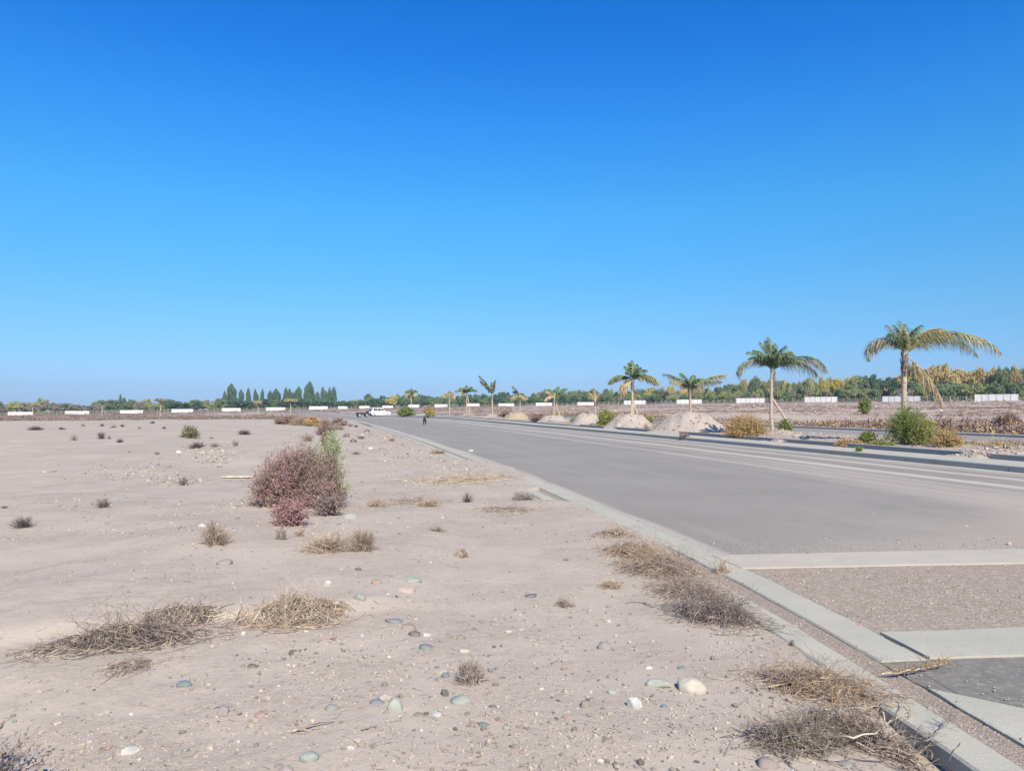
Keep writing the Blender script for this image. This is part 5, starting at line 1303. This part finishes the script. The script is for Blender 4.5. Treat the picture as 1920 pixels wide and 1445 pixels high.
while a < 2040:
    ty = np.interp(a, prx, pry)+rng.uniform(-2, 5)*(1+a/2500)
    if a < 900: ch = ['green', 'dark', 'dark', 'green', 'olive']
    elif a < 1180: ch = ['green', 'olive', 'dark', 'green', 'lime', 'dark', 'olive']
    elif a < 1400: ch = ['green', 'olive', 'lime', 'green', 'bare', 'lime', 'yellow', 'dark']
    elif a < 1560: ch = ['olive', 'lime', 'green', 'lime', 'yellow', 'bare']
    elif a < 1600: ch = ['yellow', 'lime', 'yellow']
    elif a < 1690: ch = ['olive', 'green', 'dark', 'olive', 'green', 'dark']
    elif a < 1870: ch = ['gold', 'gold', 'gold', 'yellow', 'gold']
    else: ch = ['bare', 'olive', 'gold', 'lime', 'bare']
    wpx = rng.uniform(13, 24)*(1+max(0, a-1200)/1300)*(1.7 if 1690 < a < 1870 else 1)
    TREES.append((a, ty, wpx, rng.uniform(30, 75), rng.choice(ch)))
    if rng.random() < .75:      # lower tree in front, fills the belt
        TREES.append((a+rng.uniform(-8, 8), ty+(752-ty)*rng.uniform(.35, .6), wpx*.9, rng.uniform(16, 28), rng.choice(['bare', 'lime', 'olive', 'green'] if a > 1150 else ['green', 'dark', 'olive', 'dark'])))
    a += wpx*.36
TREES.sort(key=lambda q: q[0])
NAMES = {'poplar': ('poplar_tree', 'slim dark green poplar'), 'poplar_pair': ('poplar_tree', 'twin-spired dark green poplar'), 'green': ('broadleaf_tree', 'round mid green tree'), 'dark': ('broadleaf_tree', 'dense dark green tree'),
         'lime': ('broadleaf_tree', 'light yellow-green tree'), 'yellow': ('autumn_tree', 'yellow autumn tree'), 'gold': ('autumn_tree', 'orange-gold autumn tree'), 'bare': ('bare_tree', 'greyish half-bare tree'), 'olive': ('broadleaf_tree', 'narrow olive green tree')}
cnt = {}
for (a, ty, wpx, ex, key) in TREES:
    key = str(key); dx, dy, dz = ray(a, ty); az = dx/dy; D = float(wall_dist(az))+ex; X0 = az*D
    zb = float(ground_z(X0, D)); H = EYE+dz/dy*D-zb; H = max(H, 2.5); W_ = wpx*D/FPX*(.98 if key.startswith('poplar') else 1.2)
    wi = int(np.argmin([abs((q_[0]+q_[1])/2-a) for q_ in WALLS])); i = cnt.get((key, wi), 0); cnt[(key, wi)] = i+1
    cr, tk, br = TR[key][int(rng.integers(0, len(TR[key])))]
    nm, desc = NAMES[key]
    o = root(nm, (X0, D, zb), f'{desc}, {ordinal(i)} such from the left near the {ordinal(wi)} white wall section', 'tree', 'trees of the far treeline', float(rng.random()*6.28))
    for n_, me_ in (('crown', cr), ('trunk', tk), ('branches', br)):
        if me_ is None: continue
        q = obj(n_, me_, o); q.scale = (W_, W_, H*1.03)

# ------------------------------------------------------------------ vehicles
def paint(name, c, rough=.35, metal=0.0, coat=.0):
    m, t, b = nodes_of(name); v = coords(t, 'Object')
    k = mixc(t, ramp(t, noise(t, 2.5, 4, .6, v), (.4, .7, 0, .35)), c, tuple(x*.85+.03 for x in c))
    t.links.new(k, b.inputs['Base Color']); b.inputs['Roughness'].default_value = rough; b.inputs['Metallic'].default_value = metal; b.inputs['Coat Weight'].default_value = coat
    return m
M['white_paint'] = paint('white_car_paint', (.80, .80, .79), .35, 0, .4); M['glass'] = paint('car_glass', (.03, .035, .04), .08); M['tyre'] = paint('tyre_rubber', (.03, .03, .03), .9)
M['rim'] = paint('wheel_rim', (.55, .55, .56), .35, .6); M['black'] = paint('black_parts', (.035, .035, .04), .6); M['lamp'] = paint('lamp_glass', (.6, .6, .58), .1); M['red'] = paint('tail_lamp_red', (.35, .02, .02), .2)
def smooth_body(o, w_=.04, seg=2):
    b = o.modifiers.new('bevel', 'BEVEL'); b.width = w_; b.segments = seg; b.limit_method = 'ANGLE'; return o
def wheel(parent, c, r_=.36, wdt=.22):
    q = obj('wheel', MB().cyl((0, 0, 0), r_, wdt, 'y', 20).mesh('tyre', M['tyre']), parent, c); smooth_body(q, .03)
    obj('rim', MB().cyl((0, 0, 0), r_*.6, wdt+.02, 'y', 12).mesh('rim', M['rim']), q); return q
x, y, z = pick(706, 781.5); Y0 = 148.0; X0 = (711-CX)/FPX*Y0
car = root('parked_car', (X0, Y0, surf_z(X0, Y0)+.02), 'white estate car parked on the road far away in the centre', 'car', rz=R(38))
lower = [(-2.15, .35), (-2.2, .62), (-2.12, .98), (-.4, 1.02), (1.05, .98), (2.0, .86), (2.15, .62), (2.12, .34), (1.8, .26), (-1.8, .26)]
def side_prism(pts, w0, w1=None):
    n = len(pts); V = [(a_, -w0/2, b_) for a_, b_ in pts]+[(a_, w0/2, b_) for a_, b_ in pts]
    m_ = MB(); m_.add(V, [(i, (i+1) % n, n+(i+1) % n, n+i) for i in range(n)]); m_.add(V[:n], [tuple(range(n))[::-1]]); m_.add(V[n:], [tuple(range(n))]); return m_
smooth_body(obj('body', side_prism(lower, 1.72).mesh('body', M['white_paint']), car), .06, 3)
smooth_body(obj('cabin', side_prism([(-2.0, .99), (-1.7, 1.62), (.25, 1.66), (1.0, 1.0)], 1.5).mesh('cabin', M['white_paint']), car), .05, 3)
for sy in (-.765, .765):
    for (a0, a1) in ((-1.62, -.82), (-.74, .02)):
        q = obj('window', MB().box(a0, a1, sy-.006, sy+.006, 1.1, 1.5).mesh('window', M['glass']), car)
    m_ = MB(); m_.add([(.10, sy, 1.1), (.78, sy, 1.1), (.30, sy, 1.5), (.10, sy, 1.5), (.10, sy*1.012, 1.1), (.78, sy*1.012, 1.1), (.30, sy*1.012, 1.5), (.10, sy*1.012, 1.5)], [(0, 1, 2, 3), (4, 5, 6, 7)])
    obj('window', m_.mesh('window', M['glass']), car)
    for xx in (-1.35, 1.35): wheel(car, (xx, sy*.98, .36))
    obj('headlight', MB().box(2.02, 2.16, sy*.82-.13, sy*.82+.13, .62, .78).mesh('headlight', M['lamp']), car)
    obj('tail_lamp', MB().box(-2.21, -2.1, sy*.92-.08, sy*.92+.08, .7, 1.0).mesh('tail_lamp', M['red']), car)
    obj('mirror', MB().box(.62, .76, sy*1.12-.08, sy*1.12+.08, 1.02, 1.16).mesh('mirror', M['white_paint']), car)
m_ = MB(); m_.add([(.35, -.62, 1.60), (.35, .62, 1.60), (1.0, .66, 1.05), (1.0, -.66, 1.05)], [(0, 1, 2, 3)]); q = m_.mesh('windscreen', M['glass']); obj('windscreen', q, car, (.03, 0, .02))
m_ = MB(); m_.add([(-1.78, -.6, 1.52), (-1.78, .6, 1.52), (-1.98, .62, 1.1), (-1.98, -.62, 1.1)], [(0, 3, 2, 1)]); obj('rear_window', m_.mesh('rear_window', M['glass']), car, (-.03, 0, .0))
obj('bumper', MB().box(-2.28, -2.12, -.82, .82, .34, .56).mesh('bumper', M['black']), car); obj('bumper', MB().box(2.08, 2.24, -.82, .82, .32, .52).mesh('bumper', M['black']), car)
# low black trailer
Y1 = 138.0; X1 = (681-CX)/FPX*Y1
tr_ = root('flat_trailer', (X1, Y1, surf_z(X1, Y1)+.02), 'low black trailer standing left of the white car', 'trailer', rz=R(20))
smooth_body(obj('bed', MB().box(-1.2, 1.0, -.75, .75, .48, .62).mesh('bed', M['black']), tr_), .02)
for sy in (-.74, .74): obj('side_board', MB().box(-1.2, 1.0, sy-.02, sy+.02, .62, .86).mesh('side_board', M['black']), tr_)
obj('front_board', MB().box(.70, .98, -.72, .72, .62, 1.12).mesh('front_board', M['black']), tr_)
obj('drawbar', MB().box(1.0, 2.1, -.05, .05, .46, .55).mesh('drawbar', M['black']), tr_)
for sy in (-.86, .86): wheel(tr_, (-.75, sy, .32), .34, .2); wheel(tr_, (.55, sy, .32), .30, .2)

# ------------------------------------------------------------------ black dog on the road, seen from behind
M['fur'] = mat_varied('black_fur', [(.028, .026, .03), (.045, .04, .042)], 20, .8, .2)
x, y, z = pick(796, 796)
dog = root('dog', (x, y, z), 'black dog walking away along the grey road', 'dog', rz=R(12))
def skin(name, pts, edges, mat, parent, sub=2):
    me = bpy.data.meshes.new(name); me.from_pydata([p[:3] for p in pts], edges, []); o_ = obj(name, me, parent)
    md = o_.modifiers.new('skin', 'SKIN'); 
    for i, p in enumerate(pts):
        sv = me.skin_vertices[0].data[i] if me.skin_vertices else None
        if sv: sv.radius = (p[3], p[3])
    o_.modifiers.new('sub', 'SUBSURF').levels = sub; o_.modifiers['sub'].render_levels = sub
    me.materials.append(mat); return o_
import bmesh
pts = [(0, -.28, .46, .10), (0, -.05, .45, .11), (0, .20, .47, .125), (0, .34, .56, .075), (0, .44, .66, .07), (0, .54, .65, .045), (0, .62, .63, .028),
       (-.085, -.30, .38, .055), (-.095, -.26, .27, .042), (-.095, -.37, .15, .024), (-.095, -.34, .03, .022), (-.095, -.30, .015, .024),
       (.085, -.30, .38, .055), (.095, -.22, .27, .042), (.095, -.33, .15, .024), (.095, -.28, .03, .022), (.095, -.24, .015, .024),
       (-.08, .22, .34, .048), (-.08, .20, .20, .028), (-.08, .21, .03, .022), (-.08, .25, .015, .024),
       (.08, .24, .34, .048), (.08, .28, .20, .028), (.08, .27, .03, .022), (.08, .31, .015, .024),
       (0, -.38, .50, .032), (0, -.48, .56, .024), (0, -.56, .66, .018), (0, -.58, .74, .01)]
ed = [(0, 1), (1, 2), (2, 3), (3, 4), (4, 5), (5, 6), (0, 7), (7, 8), (8, 9), (9, 10), (10, 11), (0, 12), (12, 13), (13, 14), (14, 15), (15, 16), (2, 17), (17, 18), (18, 19), (19, 20), (2, 21), (21, 22), (22, 23), (23, 24), (0, 25), (25, 26), (26, 27), (27, 28)]
bm = bmesh.new(); sl = bm.verts.layers.skin.verify(); vs = [bm.verts.new(p[:3]) for p in pts]
for v_, p in zip(vs, pts): v_[sl].radius = (p[3], p[3])
vs[0][sl].use_root = True
for a_, b_ in ed: bm.edges.new((vs[a_], vs[b_]))
me = bpy.data.meshes.new('body'); bm.to_mesh(me); bm.free(); me.materials.append(M['fur'])
body = obj('body', me, dog); body.modifiers.new('skin', 'SKIN').use_smooth_shade = True; sb_ = body.modifiers.new('sub', 'SUBSURF'); sb_.levels = 2; sb_.render_levels = 2
for sx in (-1, 1):
    m_ = MB(); m_.add([(sx*.025, .42, .71), (sx*.075, .44, .70), (sx*.055, .42, .80), (sx*.05, .47, .71)], [(0, 1, 2), (1, 3, 2), (3, 0, 2), (0, 3, 1)]); obj('ear', m_.mesh('ear', M['fur']), dog)

# ------------------------------------------------------------------ thin air haze
hz = MB(); hz.box(-1500, 1500, -40, 1500, -9, 45)
hm = bpy.data.materials.new('haze'); hm.use_nodes = True; t = hm.node_tree; t.nodes.clear()
pv = t.nodes.new('ShaderNodeVolumePrincipled'); pv.inputs['Color'].default_value = (.80, .88, 1, 1); pv.inputs['Density'].default_value = .00022; pv.inputs['Anisotropy'].default_value = .2
t.links.new(pv.outputs[0], t.nodes.new('ShaderNodeOutputMaterial').inputs['Volume'])
USE_HAZE = True
if USE_HAZE: tag(obj('haze', hz.mesh('haze', hm)), kind='stuff')
